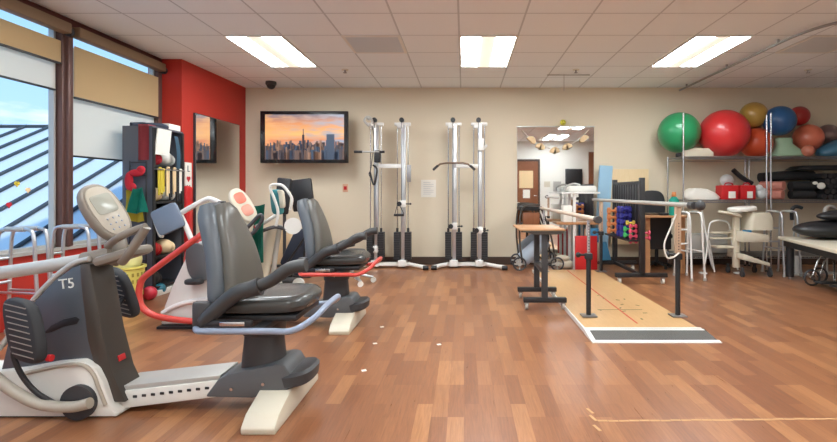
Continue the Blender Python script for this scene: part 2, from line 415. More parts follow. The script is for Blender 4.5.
# ---- ceiling fittings
lm = emis('diffuser_glow', (.90, .965, 1), LIGHT_E); lm2 = emis('diffuser_centre_glow', (1, .93, .80), LIGHT_E*.025)
k = 0
names = {(-4, 0): 'lit ceiling light panel left of centre, above the television', (0, 0): 'lit ceiling light panel in the centre of the ceiling',
         (4, 0): 'lit ceiling light panel on the right, above the parallel bars'}
for c in (-4, 0, 4):
    for r in (0, -4, -8):
        x = -.05+.61*c; y = 4.96+.61*r
        lab = names.get((c, r), 'lit ceiling light panel, row %s, %s column' % ({0: 'nearest the back wall', -4: 'second from the back wall', -8: 'over the camera'}[r], {-4: 'left', 0: 'centre', 4: 'right', 8: 'far right'}[c]))
        t = thing('ceiling_light', lab, 'ceiling light', (x+.305, y+.61, ZC), 'recessed ceiling light panels')
        b = B()
        for a in ((x, x+.61, y, y+.02), (x, x+.61, y+1.2, y+1.22), (x, x+.02, y+.02, y+1.2), (x+.59, x+.61, y+.02, y+1.2)): b.b2(a[0], a[1], a[2], a[3], ZC-.012, ZC-.0005)
        b.build('frame', M['white'], t)
        B().b2(x+.02, x+.225, y+.02, y+1.2, ZC-.009, ZC-.001).b2(x+.385, x+.59, y+.02, y+1.2, ZC-.009, ZC-.001).build('diffuser', lm, t)
        B().prism([(x+.225, ZC-.008), (x+.25, ZC-.02), (x+.36, ZC-.02), (x+.385, ZC-.008), (x+.385, ZC-.001), (x+.225, ZC-.001)], y+.02, y+1.2).build('centre_basket', lm2, t)
ventm = mat('vent_grey', srgb(214, 218, 222), .6)
for c, lab in ((-2, 'square grey ceiling vent between the left and centre light panels'), (6, 'square grey ceiling vent at the right of the ceiling')):
    x = -.05+.61*c; y = 4.96
    t = thing('ceiling_vent', lab, 'vent', (x+.3, y+.3, ZC), 'ceiling vents')
    b = B()
    for a in ((x, x+.61, y, y+.03), (x, x+.61, y+.58, y+.61), (x, x+.03, y+.03, y+.58), (x+.58, x+.61, y+.03, y+.58)): b.b2(*a, ZC-.012, ZC-.0005)
    b.build('frame', M['white'], t)
    b = B()
    for q in range(18): b.b2(x+.03, x+.58, y+.036+q*.031, y+.056+q*.031, ZC-.010, ZC-.001)
    b.build('grille', ventm, t)
    
for px, lab in ((345, 'small sprinkler head on the ceiling above the television side'), (576, 'small sprinkler head on the ceiling above the mirror'), (808, 'small sprinkler head on the ceiling at the far right')):
    Y = 6.35; x = ax(px, Y); t = thing('sprinkler', lab, 'sprinkler', (x, Y, ZC), 'ceiling sprinklers')
    B().cyl((x, Y, ZC-.008), (x, Y, ZC-.0005), .045).build('plate', M['whitep'], t)
    B().cyl((x, Y, ZC-.04), (x, Y, ZC-.008), .012).cyl((x, Y, ZC-.046), (x, Y, ZC-.04), .024, n=10).build('head', M['steel'], t)
Y = 7.05; x = ax(271, Y)
t = thing('dome_camera', 'dark dome security camera on the ceiling near the red wall', 'camera', (x, Y, ZC))
B().lathe([(.075, -.0005), (.078, -.03), (.07, -.05)], (x, Y, ZC)).build('housing', M['dark'], t)
B().ball((x, Y, ZC-.05), .062).build('dome', M['black'], t)
t = thing('ceiling_track', 'long aluminium track running along the ceiling on the right', 'track', (3.34, 6, ZC-.03))
B().tube([(3.34, 7.43, ZC-.045), (3.34, 7, ZC-.045), (3.34, 5.6, ZC-.045), (3.34, 4.9, ZC-.045), (3.42, 4.55, ZC-.045), (3.62, 4.36, ZC-.045), (3.95, 4.3, ZC-.045), (5.0, 4.3, ZC-.045), (6, 4.3, ZC-.045)], .014).build('rail', M['steel'], t)
for p in ((3.34, 7.2), (3.34, 6.1), (3.34, 5.1), (4.2, 4.3), (5.4, 4.3)): B().cyl((p[0], p[1], ZC-.04), (p[0], p[1], ZC-.001), .012).build('hanger', M['steel'], t)
Y = 6.6
t = thing('hanging_bar', 'thin wire bar hanging under the ceiling above the mirror', 'hanger', (ax(565, Y), Y, ZC))
zb = az(75, Y); B().cyl((ax(547, Y), Y, zb), (ax(590, Y), Y, zb), .006).build('bar', M['steel'], t)
B().cyl((ax(564, Y), Y, zb-.22), (ax(564, Y), Y, ZC-.001), .003).build('wire', M['steel'], t)

# ================================================================ LEFT WALL AND BACK WALL FITTINGS
t = thing('wall_mirror', 'tall mirror with a black edge hung on the red wall', 'mirror', (-3.42, 6.6, 1.2))
def sidex(y): return -3.44+.05*(y-5.85)/(YB-5.85)
B().prism([(sidex(6.08)+.002, 6.08), (sidex(7.2)+.002, 7.2), (sidex(7.2)+.03, 7.2), (sidex(6.08)+.03, 6.08)], .35, 2.13, 0, 'Z').build('backing', M['dark'], t)
B().prism([(sidex(6.09)+.0302, 6.09), (sidex(7.19)+.0302, 7.19), (sidex(7.19)+.034, 7.19), (sidex(6.09)+.034, 6.09)], .36, 2.12, 0, 'Z').build('glass', M['mirror'], t)
# vertical love sign
t = thing('vertical_sign', 'narrow white vertical sign with red letters hung on the red wall', 'sign', (-3.43, 5.95, 1.2))
B().b2(-3.435, -3.42, 5.885, 6.03, .96, 1.49).build('board', M['paper'], t)
for i, ch in enumerate('L♥VE'):
    z = 1.41-i*.12
    if ch == '♥':
        b = B()
        for s_ in (-1, 1): b.cyl((-3.4195, 5.957+s_*.017, z+.006), (-3.4165, 5.957+s_*.017, z+.006), .022)
        b.prism([(5.918, z), (5.996, z), (5.957, z-.042)], -3.4195, -3.4165, 0, 'X'); b.build('heart', M['redp'], t)
    else: text('lettering', ch, .11, M['ink'], (-3.418, 5.957, z), (PI/2, 0, PI/2), t)

# television
Yt = 7.12
t = thing('television', 'flat wall television showing a city skyline at sunset', 'television', (ax(304, Yt), Yt, az(137, Yt)))
x0, x1, z1, zz = ax(260, Yt), ax(348, Yt), az(111, Yt), az(163, Yt)
B().b2(x0, x1, Yt, Yt+.05, zz, z1, .008).build('bezel', mat('tv_black', (.012, .012, .014), .2), t)
B().b2(x0+.4, x1-.4, Yt+.05, YB-.002, zz+.2, z1-.2).build('bracket', M['black'], t)
sx0, sx1, sz0, sz1 = ax(265.2, Yt), ax(344, Yt), az(159.5, Yt), az(114.5, Yt)
def tvsky():
    m = bpy.data.materials.new('sunset_picture'); m.use_nodes = True; n = m.node_tree.nodes; l = m.node_tree.links
    b = n['Principled BSDF']; b.inputs['Base Color'].default_value = (0, 0, 0, 1); b.inputs['Roughness'].default_value = .3
    tc = n.new('ShaderNodeTexCoord'); sp = n.new('ShaderNodeSeparateXYZ'); l.new(tc.outputs['Generated'], sp.inputs[0])
    r = n.new('ShaderNodeValToRGB'); e = r.color_ramp.elements
    e[0].position = .42; e[0].color = (*srgb(220, 140, 100), 1); e[1].position = 1; e[1].color = (*srgb(120, 120, 135), 1)
    q = e.new(.56); q.color = (*srgb(252, 190, 120), 1); q = e.new(.8); q.color = (*srgb(225, 150, 100), 1)
    l.new(sp.outputs[2], r.inputs[0])
    mp = n.new('ShaderNodeMapping'); mp.inputs['Scale'].default_value = (2.4, 1, 6); mp.inputs['Rotation'].default_value = (0, .25, 0); l.new(tc.outputs['Generated'], mp.inputs[0])
    z = n.new('ShaderNodeTexNoise'); z.inputs['Scale'].default_value = 2; z.inputs['Detail'].default_value = 6; l.new(mp.outputs[0], z.inputs[0])
    cr = n.new('ShaderNodeValToRGB'); cr.color_ramp.elements[0].position = .42; cr.color_ramp.elements[1].position = .65; l.new(z.outputs[0], cr.inputs[0])
    bl = n.new('ShaderNodeMixRGB'); bl.inputs[1].default_value = (*srgb(244, 176, 110), 1); bl.inputs[2].default_value = (*srgb(150, 168, 190), 1); l.new(sp.outputs[0], bl.inputs[0])
    mx_ = n.new('ShaderNodeMixRGB'); l.new(cr.outputs[0], mx_.inputs[0]); l.new(r.outputs[0], mx_.inputs[1]); l.new(bl.outputs[0], mx_.inputs[2])
    l.new(mx_.outputs[0], b.inputs['Emission Color']); b.inputs['Emission Strength'].default_value = .6
    return m
scr = B().b2(sx0, sx1, Yt-.004, Yt-.0005, sz0, sz1).build('screen', tvsky(), t)
city = [emis('city_a', srgb(64, 58, 64), .28), emis('city_b', srgb(92, 74, 68), .34), emis('city_c', srgb(120, 92, 76), .4), emis('city_d', srgb(50, 62, 80), .34)]
W = sx1-sx0; H = sz1-sz0; bs = [B() for _ in city]
for rowi, (hz, wd, n_) in enumerate(((.38, .03, 70), (.30, .04, 44), (.2, .06, 30))):
    for i in range(n_):
        xx = sx0+W*(i+random.random()*.4)/n_; hh = H*(hz*(.75+.4*random.random())); ww = W*wd*(.5+random.random()*.6)
        bs[random.randrange(4)].b2(xx, min(sx1, xx+ww), Yt-.0052-.0006*rowi, Yt-.0045-.0006*rowi, sz0, sz0+hh)
bs[0].b2(sx0+W*.47, sx0+W*.5, Yt-.0085, Yt-.0075, sz0, sz0+H*.55).b2(sx0+W*.48, sx0+W*.49, Yt-.0085, Yt-.0075, sz0, sz0+H*.68)
bs[3].b2(sx0+W*.78, sx0+W*.88, Yt-.0085, Yt-.0075, sz0, sz0+H*.56)
for b, m in zip(bs, city): b.build('skyline', m, scr)

t = thing('switch_plate', 'small white wall plate with a red button right of the television', 'switch', at(345.5, 188, YB))
c = at(345.5, 188, YB); B().box((c.x, YB-.006, c.z), (.085, .01, .125), .003).build('plate', mat('peach_plate', srgb(214, 170, 140), .5), t); B().box((c.x, YB-.014, c.z), (.045, .008, .055), .002).build('button', M['redp'], t)
c = at(428.5, 188.5, YB)
t = thing('wall_notice', 'white paper notice on the wall between the two cable stations', 'paper', c)
B().b2(c.x-.115, c.x+.115, YB-.006, YB-.001, c.z-.135, c.z+.135).build('sheet', M['paper'], t)
b = B()
for i in range(7): b.b2(c.x-.08, c.x+(.08 if i % 3 else .03), YB-.0075, YB-.0062, c.z+.09-i*.03, c.z+.096-i*.03)
b.build('print', mat('pale_print', srgb(190, 190, 190), .8), t)

# big mirror on back wall
mx0, mx1, mz1, mz0 = ax(517, YB-.03), ax(594, YB-.03), az(127, YB-.03), .06
t = thing('back_mirror', 'large frameless mirror on the back wall behind the parallel bars', 'mirror', ((mx0+mx1)/2, YB, mz0))
B().b2(mx0, mx1, YB-.026, YB-.014, mz0, mz1).build('backing', M['whitep'], t)
B().b2(mx0+.004, mx1-.004, YB-.031, YB-.0265, mz0+.004, mz1-.004).build('glass', M['mirror'], t)
B().b2(mx0-.01, mx1+.01, YB-.04, YB-.0135, mz0-.03, mz0, .002).b2(mx0-.01, mx1+.01, YB-.036, YB-.0135, mz1, mz1+.012, .002).build('channel', M['alu'], t)
# garland
gp = [(522, 130), (531, 139), (541, 145), (554, 148.5), (567, 146), (578, 140), (589, 130)]
Yg = YB-.06
t = thing('garland', 'paper shell garland strung across the top of the back wall mirror', 'garland', at(555, 140, Yg))
B().tube([at(a, b_, Yg) for a, b_ in gp], .004, n=6).build('string', M['paper'], t)
for a, b_, rz in ((531, 139, .6), (540, 146, .3), (555, 150, 0), (568, 146, -.3), (585, 138, -.5)):
    c = at(a, b_, Yg-.008); pts = [(c.x+.075*math.cos(th+rz*-1), c.z-.03+.075*math.sin(th-rz)) for th in [PI*i/10 for i in range(11)]]
    pts += [(c.x+.02, c.z-.055), (c.x-.02, c.z-.055)]
    B().prism(pts, c.y-.004, c.y).build('paper_shell', M['peach'], t)
c = at(563, 122.5, YB-.06)
t = thing('smiley_ball', 'small yellow smiling ball on the wall above the mirror', 'ball', c)
B().ball(c, .045).build('ball', M['smile'], t)
b = B()
for s_ in (-1, 1): b.ball((c.x+s_*.015, c.y-.041, c.z+.012), .006)
b.tube([(c.x-.02, c.y-.040, c.z-.008), (c.x, c.y-.042, c.z-.02), (c.x+.02, c.y-.040, c.z-.008)], .003, n=6); b.build('face', M['ink'], t)

# wall behind the camera (seen in the mirror)
struct('door_1', B().b2(1.67, 2.36, YF, YF+.04, 0, 2.1), M['brownd'])
d = bpy.data.objects['door_1']
B().b2(1.6, 1.67, YF, YF+.05, 0, 2.17).b2(2.36, 2.42, YF, YF+.05, 0, 2.17).b2(1.67, 2.36, YF, YF+.05, 2.1, 2.17).build('door_frame', M['base'], d)
B().cyl((2.3, YF+.04, 1), (2.3, YF+.1, 1), .015).cyl((2.3, YF+.09, 1), (2.2, YF+.09, 1), .01).build('door_handle', M['chrome'], d)
struct('door_2', B().b2(3.98, 4.85, YF, YF+.05, 0, 2.4), M['brownd'])
B().cyl((4.08, YF+.05, 1), (4.08, YF+.1, 1), .02).build('door_handle', M['chrome'], bpy.data.objects['door_2'])
tag(B().b2(1.76, 2.2, YF+.041, YF+.045, 1.25, 1.8).build('chart', M['peach']), 'large pale chart on the brown door seen in the mirror', 'poster')
tag(B().b2(1.88, 2.1, YF+.041, YF+.045, .93, 1.2).build('notice', M['paper']), 'small white notice under the chart on the brown door seen in the mirror', 'paper')
tag(B().b2(2.56, 2.75, YF+.001, YF+.015, 1.28, 1.46).build('framed_picture', M['cream']), 'small framed picture beside the brown door seen in the mirror', 'picture')
tag(B().b2(2.85, 3.1, YF+.001, YF+.015, 1.14, 1.46).build('framed_certificate', M['silver']), 'grey certificate on the wall seen in the mirror, left of the dark screen', 'picture')
t = thing('wall_screen', 'dark wall screen seen in the back wall mirror', 'screen', (3.5, YF, 1.6))
B().b2(3.22, 3.76, YF+.06, YF+.1, 1.32, 1.86, .006).build('panel', M['black'], t); B().b2(3.4, 3.6, YF+.001, YF+.06, 1.5, 1.7).build('bracket', M['black'], t)

# ---------------------------------------------------------------- floor marks
b = B()
xa, xb = ax(594, 2.36), ax(860, 2.37)
def tapez(): return .0012
ya = F*HC/(421-CY); yb = F*HC/(418.5-CY)
n_ = 26
for i in range(n_):
    u0 = i/n_; u1 = (i+.93)/n_; j0 = random.uniform(-.003, .003)
    x0_, x1_ = ax(598, ya)+(2.0-ax(598, ya))*u0, ax(598, ya)+(2.0-ax(598, ya))*u1
    yy = ya+(yb-ya)*u0+j0
    b.b2(x0_, x1_, yy-.008, yy+.007, .0002, .0012)
tag(b.build('tape_line', M['mask']), 'worn line of masking tape across the wooden floor', 'tape')
for px, py, lb in ((590, 411, 'torn tape scrap left of the tape line, farthest of three'), (593, 418, 'torn tape scrap at the very end of the tape line, middle of three'), (597, 428, 'torn tape scrap nearest the camera, below the tape line')):
    Y = F*HC/(py-CY); tag(B().box((ax(px, Y), Y, .0007), (.015, .06, .001), rot=.3).build('tape_scrap', M['mask']), lb, 'tape')
for px, py, lab in ((307+0, 0, ''),):
    pass
for px, py, lab in ((364, 370.5, 'small white floor mark, nearest the camera'), (375, 343.5, 'small white floor mark beside the rear foot of the farther trainer'), (439, 344.5, 'small white floor mark in the middle of the open floor'), (382, 327, 'tiny white floor mark, farthest of the four')):
    Y = F*HC/(py-CY); tag(B().box((ax(px, Y), Y, .0007), (.03, .03, .001), rot=.4).build('floor_mark', M['paper']), lab, 'tape')

# ================================================================ RECUMBENT TRAINERS
def seat_unit(t, X, Y, barm, arms=(-1, 1), dz=0):
    """swivelled seat, pedestal and rear hull; X,Y centre of cushion"""
    X += .03; g = lambda x, y, z: V((X+x, Y+y, z))
    # cushion
    b = B(); 
    sec = []
    cuz = .565
    for k, (o, sh) in enumerate(((-.045, .05), (-.03, .012), (-.005, 0), (.02, .004), (.036, .02), (.043, .05), (.036, .11))):
        sec.append([p for p in ring(g(-.06, 0, cuz+o), (1, 0, 0), (0, 1, 0), .25-sh, .225-sh, 36, 4)])
    b.loft(sec); b.build('seat_cushion', M['cush'], t)
    B().b2(X-.26, X+.15, Y-.19, Y+.19, .485, .52, .012).build('seat_pan', M['black'], t)
    # backrest : axis from bottom to top, slight lean to -x, facing +x
    def br(off, shrink, nm, m, wmul=1):
        b = B(); secs = []
        H_ = 14
        for i in range(H_+1):
            u = i/H_
            zz_ = .555+.505*u
            xx_ = -.215-.13*u+.03*math.sin(u*PI)
            w_ = (.228-.125*u+.015*math.sin(u*PI))*wmul
            if u > .8: w_ *= math.sqrt(max(.05, 1-((u-.8)/.2)**2*.55))
            if u < .1: w_ *= .9+u
            th = (.06 if not shrink else .05) if u < .9 else .06*(1-(u-.9)*4)
            w_ -= shrink
            ring_ = ring(g(xx_+off, 0, zz_), (1, 0, .35), (0, 1, 0), th*.9, w_, 28, 3.4)
            secs.append(ring_)
        b.loft(secs); return b.build(nm, m, t)
    br(-.03, 0, 'backrest_shell', M['vinyls'])
    br(.032, .028, 'backrest_pad', M['vinyl'])
    for s_ in arms:
        y = s_*.255
        a = B().tube([g(-.27, y, .50), g(-.24, y, .535), g(-.12, y, .635), g(-.03, y, .665), g(.0, y, .675)], .038, n=12, rr=(.85, 1.15)).build('armrest', M['armg'], t)
        B().tube([g(-.02, y, .672), g(.05, y, .70), g(.14, y, .76), g(.22, y, .775)], .031, n=12, rr=(.9, 1.05)).build('grip', M['armg'], a)
        B().box(g(-.29, y*.93, .535), (.085, .04, .13), .018).build('arm_bracket', M['dark'], t)
        lv = B().box(g(-.15, y+s_*.01, .50), (.24, .03, .035), .012).build('seat_lever', M['black'], t)
        B().box(g(-.12, y+s_*.028, .502), (.12, .012, .022), .004).build('lever_plate', M['chrome'], lv)
    # loop bar around the seat
    z = .468
    half = [(-.27, -.1, .05), (-.32, -.2, .01), (-.29, -.275, 0), (-.2, -.285, 0), (.05, -.285, 0), (.16, -.275, 0), (.24, -.21, .04), (.275, -.1, .08)]
    B().tube([g(a, b_, z+c_) for a, b_, c_ in half]+[g(a, -b_, z+c_) for a, b_, c_ in half[::-1]], .0155, n=10, closed=True).build('seat_loop_bar', barm, t)
    B().b2(X-.03, X+.03, Y-.285, Y+.285, .458, .486, .006).build('loop_clamp', M['black'], t)
    # pedestal
    b = B(); b.loft([ring(g(-.085, 0, zq), (1, 0, 0), (0, 1, 0), rx, ry, 24, 3) for zq, rx, ry in ((.19, .115, .09), (.22, .11, .085), (.375, .095, .075), (.38, .102, .08), (.44, .105, .085), (.485, .12, .11))])
    b.build('pedestal', M['dark'], t)
    for a_, c_ in ((-.08, .42),): B().cyl(g(a_, -.09, c_), g(a_, -.075, c_), .008).build('bolt', M['chrome'], t)
    b = B().prism([(X-.34, .085), (X-.27, .18), (X-.22, .205), (X+.03, .255), (X+.07, .25), (X+.10, .2), (X+.09, .12), (X-.1, .08)], Y-.125, Y+.125, .015)
    b.build('rear_hull', M['hullg'], t)
    for a_, c_ in ((-.2, .13), (-.04, .155)): B().cyl(g(a_, -.132, c_), g(a_, -.12, c_), .008).build('hull_screw', M['chrome'], t)
    b = B(); b.loft([ring(g(.10, 0, zq), (1, 0, .15), (0, 1, 0), rx, ry, 28, 2.6) for zq, rx, ry in ((.13, .075, .11), (.14, .09, .13), (.19, .095, .135), (.205, .08, .12))]); b.build('rear_bumper', M['dark'], t)
    L = []
    for yq, h, xw in ((-.33, .0, 0), (-.335, .03, 0), (-.28, .075, 0), (-.12, .125, 0), (0, .135, 0), (.12, .125, 0), (.28, .075, 0), (.335, .03, 0), (.33, .0, 0)):
        L.append((Y+yq, h+.0))
    t_ = B().prism(L, X-.06, X+.10, .006, 'X'); t_.build('rear_foot', M['cream'], t)

# --- near trainer (T5)
Xs, Yc = ax(275, 2.55), 2.55
t5 = thing('recumbent_trainer', 'large grey recumbent cross trainer nearest the camera with blue-grey seat bar', 'exercise machine', (-1.6, Yc, 0))
seat_unit(t5, Xs, Yc, M['bluebar'], arms=(-1,))
Yn, Yf = 2.42, 2.57
P = lambda px, py, Y=Yn: (ax(px, Y), az(py, Y))
side = [P(-70, 395), P(-70, 385), P(0, 372), P(8, 340), P(30, 306), P(52, 282), P(72, 267), P(86, 264), P(90, 290), P(99, 335), P(110, 376), P(119, 398), P(60, 404)]
B().prism(side, Yn, Yf, .01).build('upper_shell', M['body'], t5)
# silver edging along the top of the shell
B().tube([V((P(a, c)[0], Yn+.01, P(a, c)[1])) for a, c in ((-75, 374), (-20, 362), (8, 336), (30, 303), (52, 279), (72, 264), (88, 259))], .014).build('edge_trim', M['silver'], t5)
# rear brown face
fc = [P(80, 264), P(90, 264), P(95, 290), P(103, 335), P(113, 374), P(126, 402), P(108, 402), P(98, 378), P(88, 340), P(82, 290)]
B().prism([(x, z) for x, z in fc], Yn-.004, Yf+.004, .006).build('rear_cover', M['bodyrear'], t5)
B().box((ax(118, Yn), Yn+.0, az(352, Yn)), (.0, .0, .0)) if False else None
# white lower shell
low = [P(-90, 414), P(-90, 374), P(-20, 372), P(30, 366), P(62, 360), P(88, 358), P(101, 366), P(108, 380), P(115, 402), P(122, 410), P(122, 414)]
B().prism(low, Yn-.035, Yf+.035, .012).build('lower_shell', M['whitep'], t5)
B().tube([V((P(a, c)[0], Yn-.036, P(a, c)[1])) for a, c in ((30, 371), (62, 364), (86, 362), (98, 370), (104, 384), (111, 402))], .01).build('shell_edge', M['taupel'], t5)
B().prism([(ax(-60, Yc), .0), (ax(-60, Yc), .02), (ax(120, Yc), .02), (ax(120, Yc), .0)], Yn-.02, Yf+.02).build('base_pad', M['black'], t5)
text('lettering', 'T5', .072, M['whitep'], (P(67, 284)[0], Yn-.002, P(67, 284)[1]), (PI/2, -.12, 0), t5)
# slot
B().prism([P(a, c) for a, c in ((43, 334), (52, 325), (64, 319), (76, 316.5), (80, 319), (77, 324), (64, 326.5), (52, 332))], Yn-.003, Yn+.01, .0015).build('carry_slot', M['black'], t5)
B().ball((ax(120, 2.5), Yn-.006, az(357, Yn)), .001).build('reset_mark', M['redp'], t5)
bpy.data.objects.remove(bpy.data.objects['reset_mark'])
B().box((ax(118, 2.5)+.02, 2.50, az(357, 2.5)), (.006, .05, .03), .002, Matrix.Rotation(-.28, 4, 'Y')).build('red_label', M['redp'], t5)
# hub + front tube
B().cyl((ax(80, 2.38), 2.36, az(404, 2.38)+.012), (ax(80, 2.38), 2.44, az(404, 2.38)+.012), .085, n=28).build('crank_hub', M['dark'], t5)
Yt_ = 2.33
tb = [at(90, 403, Yt_), at(70, 407, Yt_), at(40, 404, Yt_), at(15, 392, Yt_), at(-5, 377, Yt_), at(-40, 345, Yt_), at(-90, 318, Yt_), at(-130, 305, Yt_+.02), at(-145, 292, Yt_+.06), at(-130, 284, 2.45)]
B().tube(tb, .026, n=14).build('front_loop_tube', M['taupel'], t5)  # taupe carries a reflection on the silver tube, put into its colour
B().tube([at(-130, 284, 2.45), at(-60, 280, 2.45), at(0, 273, 2.46), at(60, 264, 2.48), at(105, 256, 2.5)], .034, n=14).build('upper_tube', M['silver'], t5)
B().cyl(at(84, 261, 2.49), at(112, 255, 2.51), .044).build('tube_collar', M['taupe'], t5)
# link arms and pedals
def pedal(c, u, v, nm='pedal'):
    c = V(c); p = slab(B(), c, u, v, .105, .15, .05, 3.2).build(nm, M['blackm'], t5)
    w_ = V(u).normalized().cross(V(v).normalized()); b = B()
    for i in range(9):
        o = c+V(v).normalized()*(-.115+i*.029)+w_*.024
        a_ = o-V(u).normalized()*.07; e_ = o+V(u).normalized()*.07
        b.tube([a_, e_], .0045, n=6)
        a2 = o-V(u).normalized()*.07-w_*.048; e2 = o+V(u).normalized()*.07-w_*.048; b.tube([a2, e2], .0045, n=6)
    b.build('pedal_grip', M['taupe'], p)
pedal(at(25, 330, 2.24), V((.9, -.25, -.1)), V((-.25, .1, .93)))
pedal(at(120, 292, 2.78), V((.85, -.3, -.1)), V((-.25, -.1, .93)))
B().tube([at(38, 348, 2.27), at(14, 350, 2.29), at(20, 372, 2.31), at(36, 392, 2.33), at(58, 405, 2.35)], .012).build('pedal_link', M['black'], t5)
B().tube([at(133, 297, 2.78), at(125, 297, 2.76), at(118, 305, 2.7)], .014).build('pedal_link', M['black'], t5)
B().cyl(at(48, 358, 2.24), at(52, 358, 2.24), .016).build('red_button', M['redp'], t5)
# console
cc = at(105, 213, 2.55); un = V((.80, -.42, .42)).normalized()
vv = V((-.17, .10, .98)); vv = (vv-un*vv.dot(un)).normalized(); uu = vv.cross(un).normalized()
vv = (vv*math.cos(.33)-uu*math.sin(.33)).normalized(); uu = vv.cross(un).normalized()
if uu.x > 0: vv_s = vv
cons = slab(B(), cc, uu, vv, .094, .168, .06, 2.4).build('console', M['taupe'], t5)
slab(B(), cc+un*.03, uu, vv, .074, .142, .014, 2.6).build('console_face', M['taupel'], cons)
slab(B(), cc+un*.039+vv*.04, uu, vv, .054, .055, .004, 6).build('display', M['screen'], cons)
b = B()
for i in range(3):
    for j in range(3): b.ball(cc+un*.036+uu*(-.03+.03*i)+vv*(-.045-.03*j), .0055, (1, 1, 1), 10, 6)
b.build('keypad', mat('key_blue', srgb(160, 168, 184), .5), cons)
B().tube([cc-vv*.14-un*.02, at(120, 250, 2.55), at(112, 262, 2.55)], .035, n=12).build('console_neck', M['taupe'], t5)
b = B()
b.box(at(124, 255, 2.5), (.2, .2, .05), .022, Matrix.Rotation(-.3, 4, 'Y')); b.build('console_base', M['taupe'], t5)
for dy in (-.14, .14):
    hb = B().tube([at(108, 246, 2.55+dy*.6), at(118, 238, 2.55+dy), at(133, 231, 2.55+dy), at(146, 226.5, 2.55+dy)], .019, n=10, smooth=True).build('handlebar', M['taupe'], t5)
    B().tube([at(146, 227, 2.55+dy), at(140, 237, 2.55+dy), at(130, 252, 2.55+dy), at(122, 262, 2.55+dy*.8)], .022, n=12).build('hand_grip', M['taupe'], hb)
# rail
b = B().prism([P(118, 405, 2.5), P(118, 388, 2.5), P(225, 376, 2.5), P(225, 392, 2.5)], 2.44, 2.66, .006); b.build('slide_rail', M['whitep'], t5)
B().prism([P(120, 388, 2.5), P(120, 383, 2.5), P(225, 371.5, 2.5), P(225, 376, 2.5)], 2.45, 2.65, .004).build('rail_top', M['silver'], t5)
for i in range(9): B().box(at(135+i*9, 396.5-i*1.05, 2.44), (.022, .006, .014), .003).build('rail_slot', M['black'], t5)

# --- far trainer (older, red bars)
Xs2, Y2 = ax(343, 4.1), 4.1
t4 = thing('recumbent_trainer', 'recumbent cross trainer with red tube frame and white shell behind the nearer one', 'exercise machine', (-1.8, Y2, 0))
seat_unit(t4, Xs2, Y2, M['redbar'])
P2 = lambda px, py, Y=3.97: (ax(px, Y), az(py, Y))
sh = [P2(160, 325), P2(164, 306), P2(172, 285), P2(184, 260), P2(196, 243), P2(212, 236), P2(232, 238), P2(240, 262), P2(246, 300), P2(250, 325)]
B().prism(sh, 3.97, 4.27, .02).build('shell', M['whitep'], t4)
B().tube([V((P2(a, c)[0], 3.965, P2(a, c)[1])) for a, c in ((163, 313), (178, 305), (200, 300), (225, 299))], .02).build('shell_rib', M['white'], t4)
B().prism([(ax(158, 3.95), 0), (ax(158, 3.95), .02), (ax(250, 3.95), .02), (ax(250, 3.95), 0)], 3.93, 4.3).build('base_pad', M['black'], t4)
slab(B(), (P2(200, 262)[0], 3.955, P2(200, 262)[1]), (1, 0, .2), (-.2, 0, 1), .1, .16, .04, 2.6).build('side_pod', M['hullg'], t4)
slab(B(), (P2(199, 280)[0], 3.90, P2(199, 280)[1]), (1, 0, 0), (0, 1, 0), .07, .05, .04, 3).build('pedal', M['blackm'], t4)
def loopt(Y, nm):
    dx = 0
    pts = [at(205, 232, Y), at(190, 243, Y), at(172, 256, Y), at(152, 271, Y), at(142, 280, Y), at(139, 293, Y), at(141, 305, Y), at(149, 313, Y), at(165, 318, Y), at(190, 321, Y), at(215, 323, Y)]
    B().tube(pts, .025, n=12).build(nm, M['redbar'], t4)
loopt(3.88, 'red_loop_tube')
Yq = 4.36
B().tube([at(222, 230, Yq), at(205, 240, Yq), at(192, 248, Yq), at(187, 258, Yq), at(188, 272, Yq), at(192, 285, Yq)], .025, n=12).build('red_loop_tube', M['redbar'], t4)
cc = at(243, 206, 4.1); un = V((.75, -.55, .36)).normalized(); vv = V((-.17, .1, .98)); vv = (vv-un*vv.dot(un)).normalized(); uu = vv.cross(un).normalized()
vv = (vv*math.cos(.36)-uu*math.sin(.36)).normalized(); uu = vv.cross(un).normalized()
cons = slab(B(), cc, uu, vv, .085, .165, .05, 2.3).build('console', M['cream'], t4)
slab(B(), cc+un*.024+vv*.07, uu, vv, .05, .05, .01, 3).build('display', mat('amber_display', srgb(226, 120, 96), .3), cons)
slab(B(), cc+un*.024-vv*.05, uu, vv, .05, .05, .01, 3).build('keypad', mat('pink_keys', srgb(224, 150, 130), .5), cons)
B().tube([cc-vv*.13-un*.02, at(246, 238, 4.1), at(236, 250, 4.1)], .035).build('console_neck', M['cream'], t4)
for dy in (-.12, .12):
    h = B().tube([at(238, 245, 4.1+dy), at(243, 233, 4.1+dy), at(252, 223, 4.1+dy), at(260, 215, 4.1+dy), at(262, 220, 4.1+dy), at(254, 232, 4.1+dy), at(243, 240, 4.1+dy)], .016).build('handlebar', M['dark'], t4)
B().b2(ax(236, 4.1), ax(345, 4.1), 4.0, 4.2, .09, .13, .006).build('slide_rail', M['whitep'], t4)

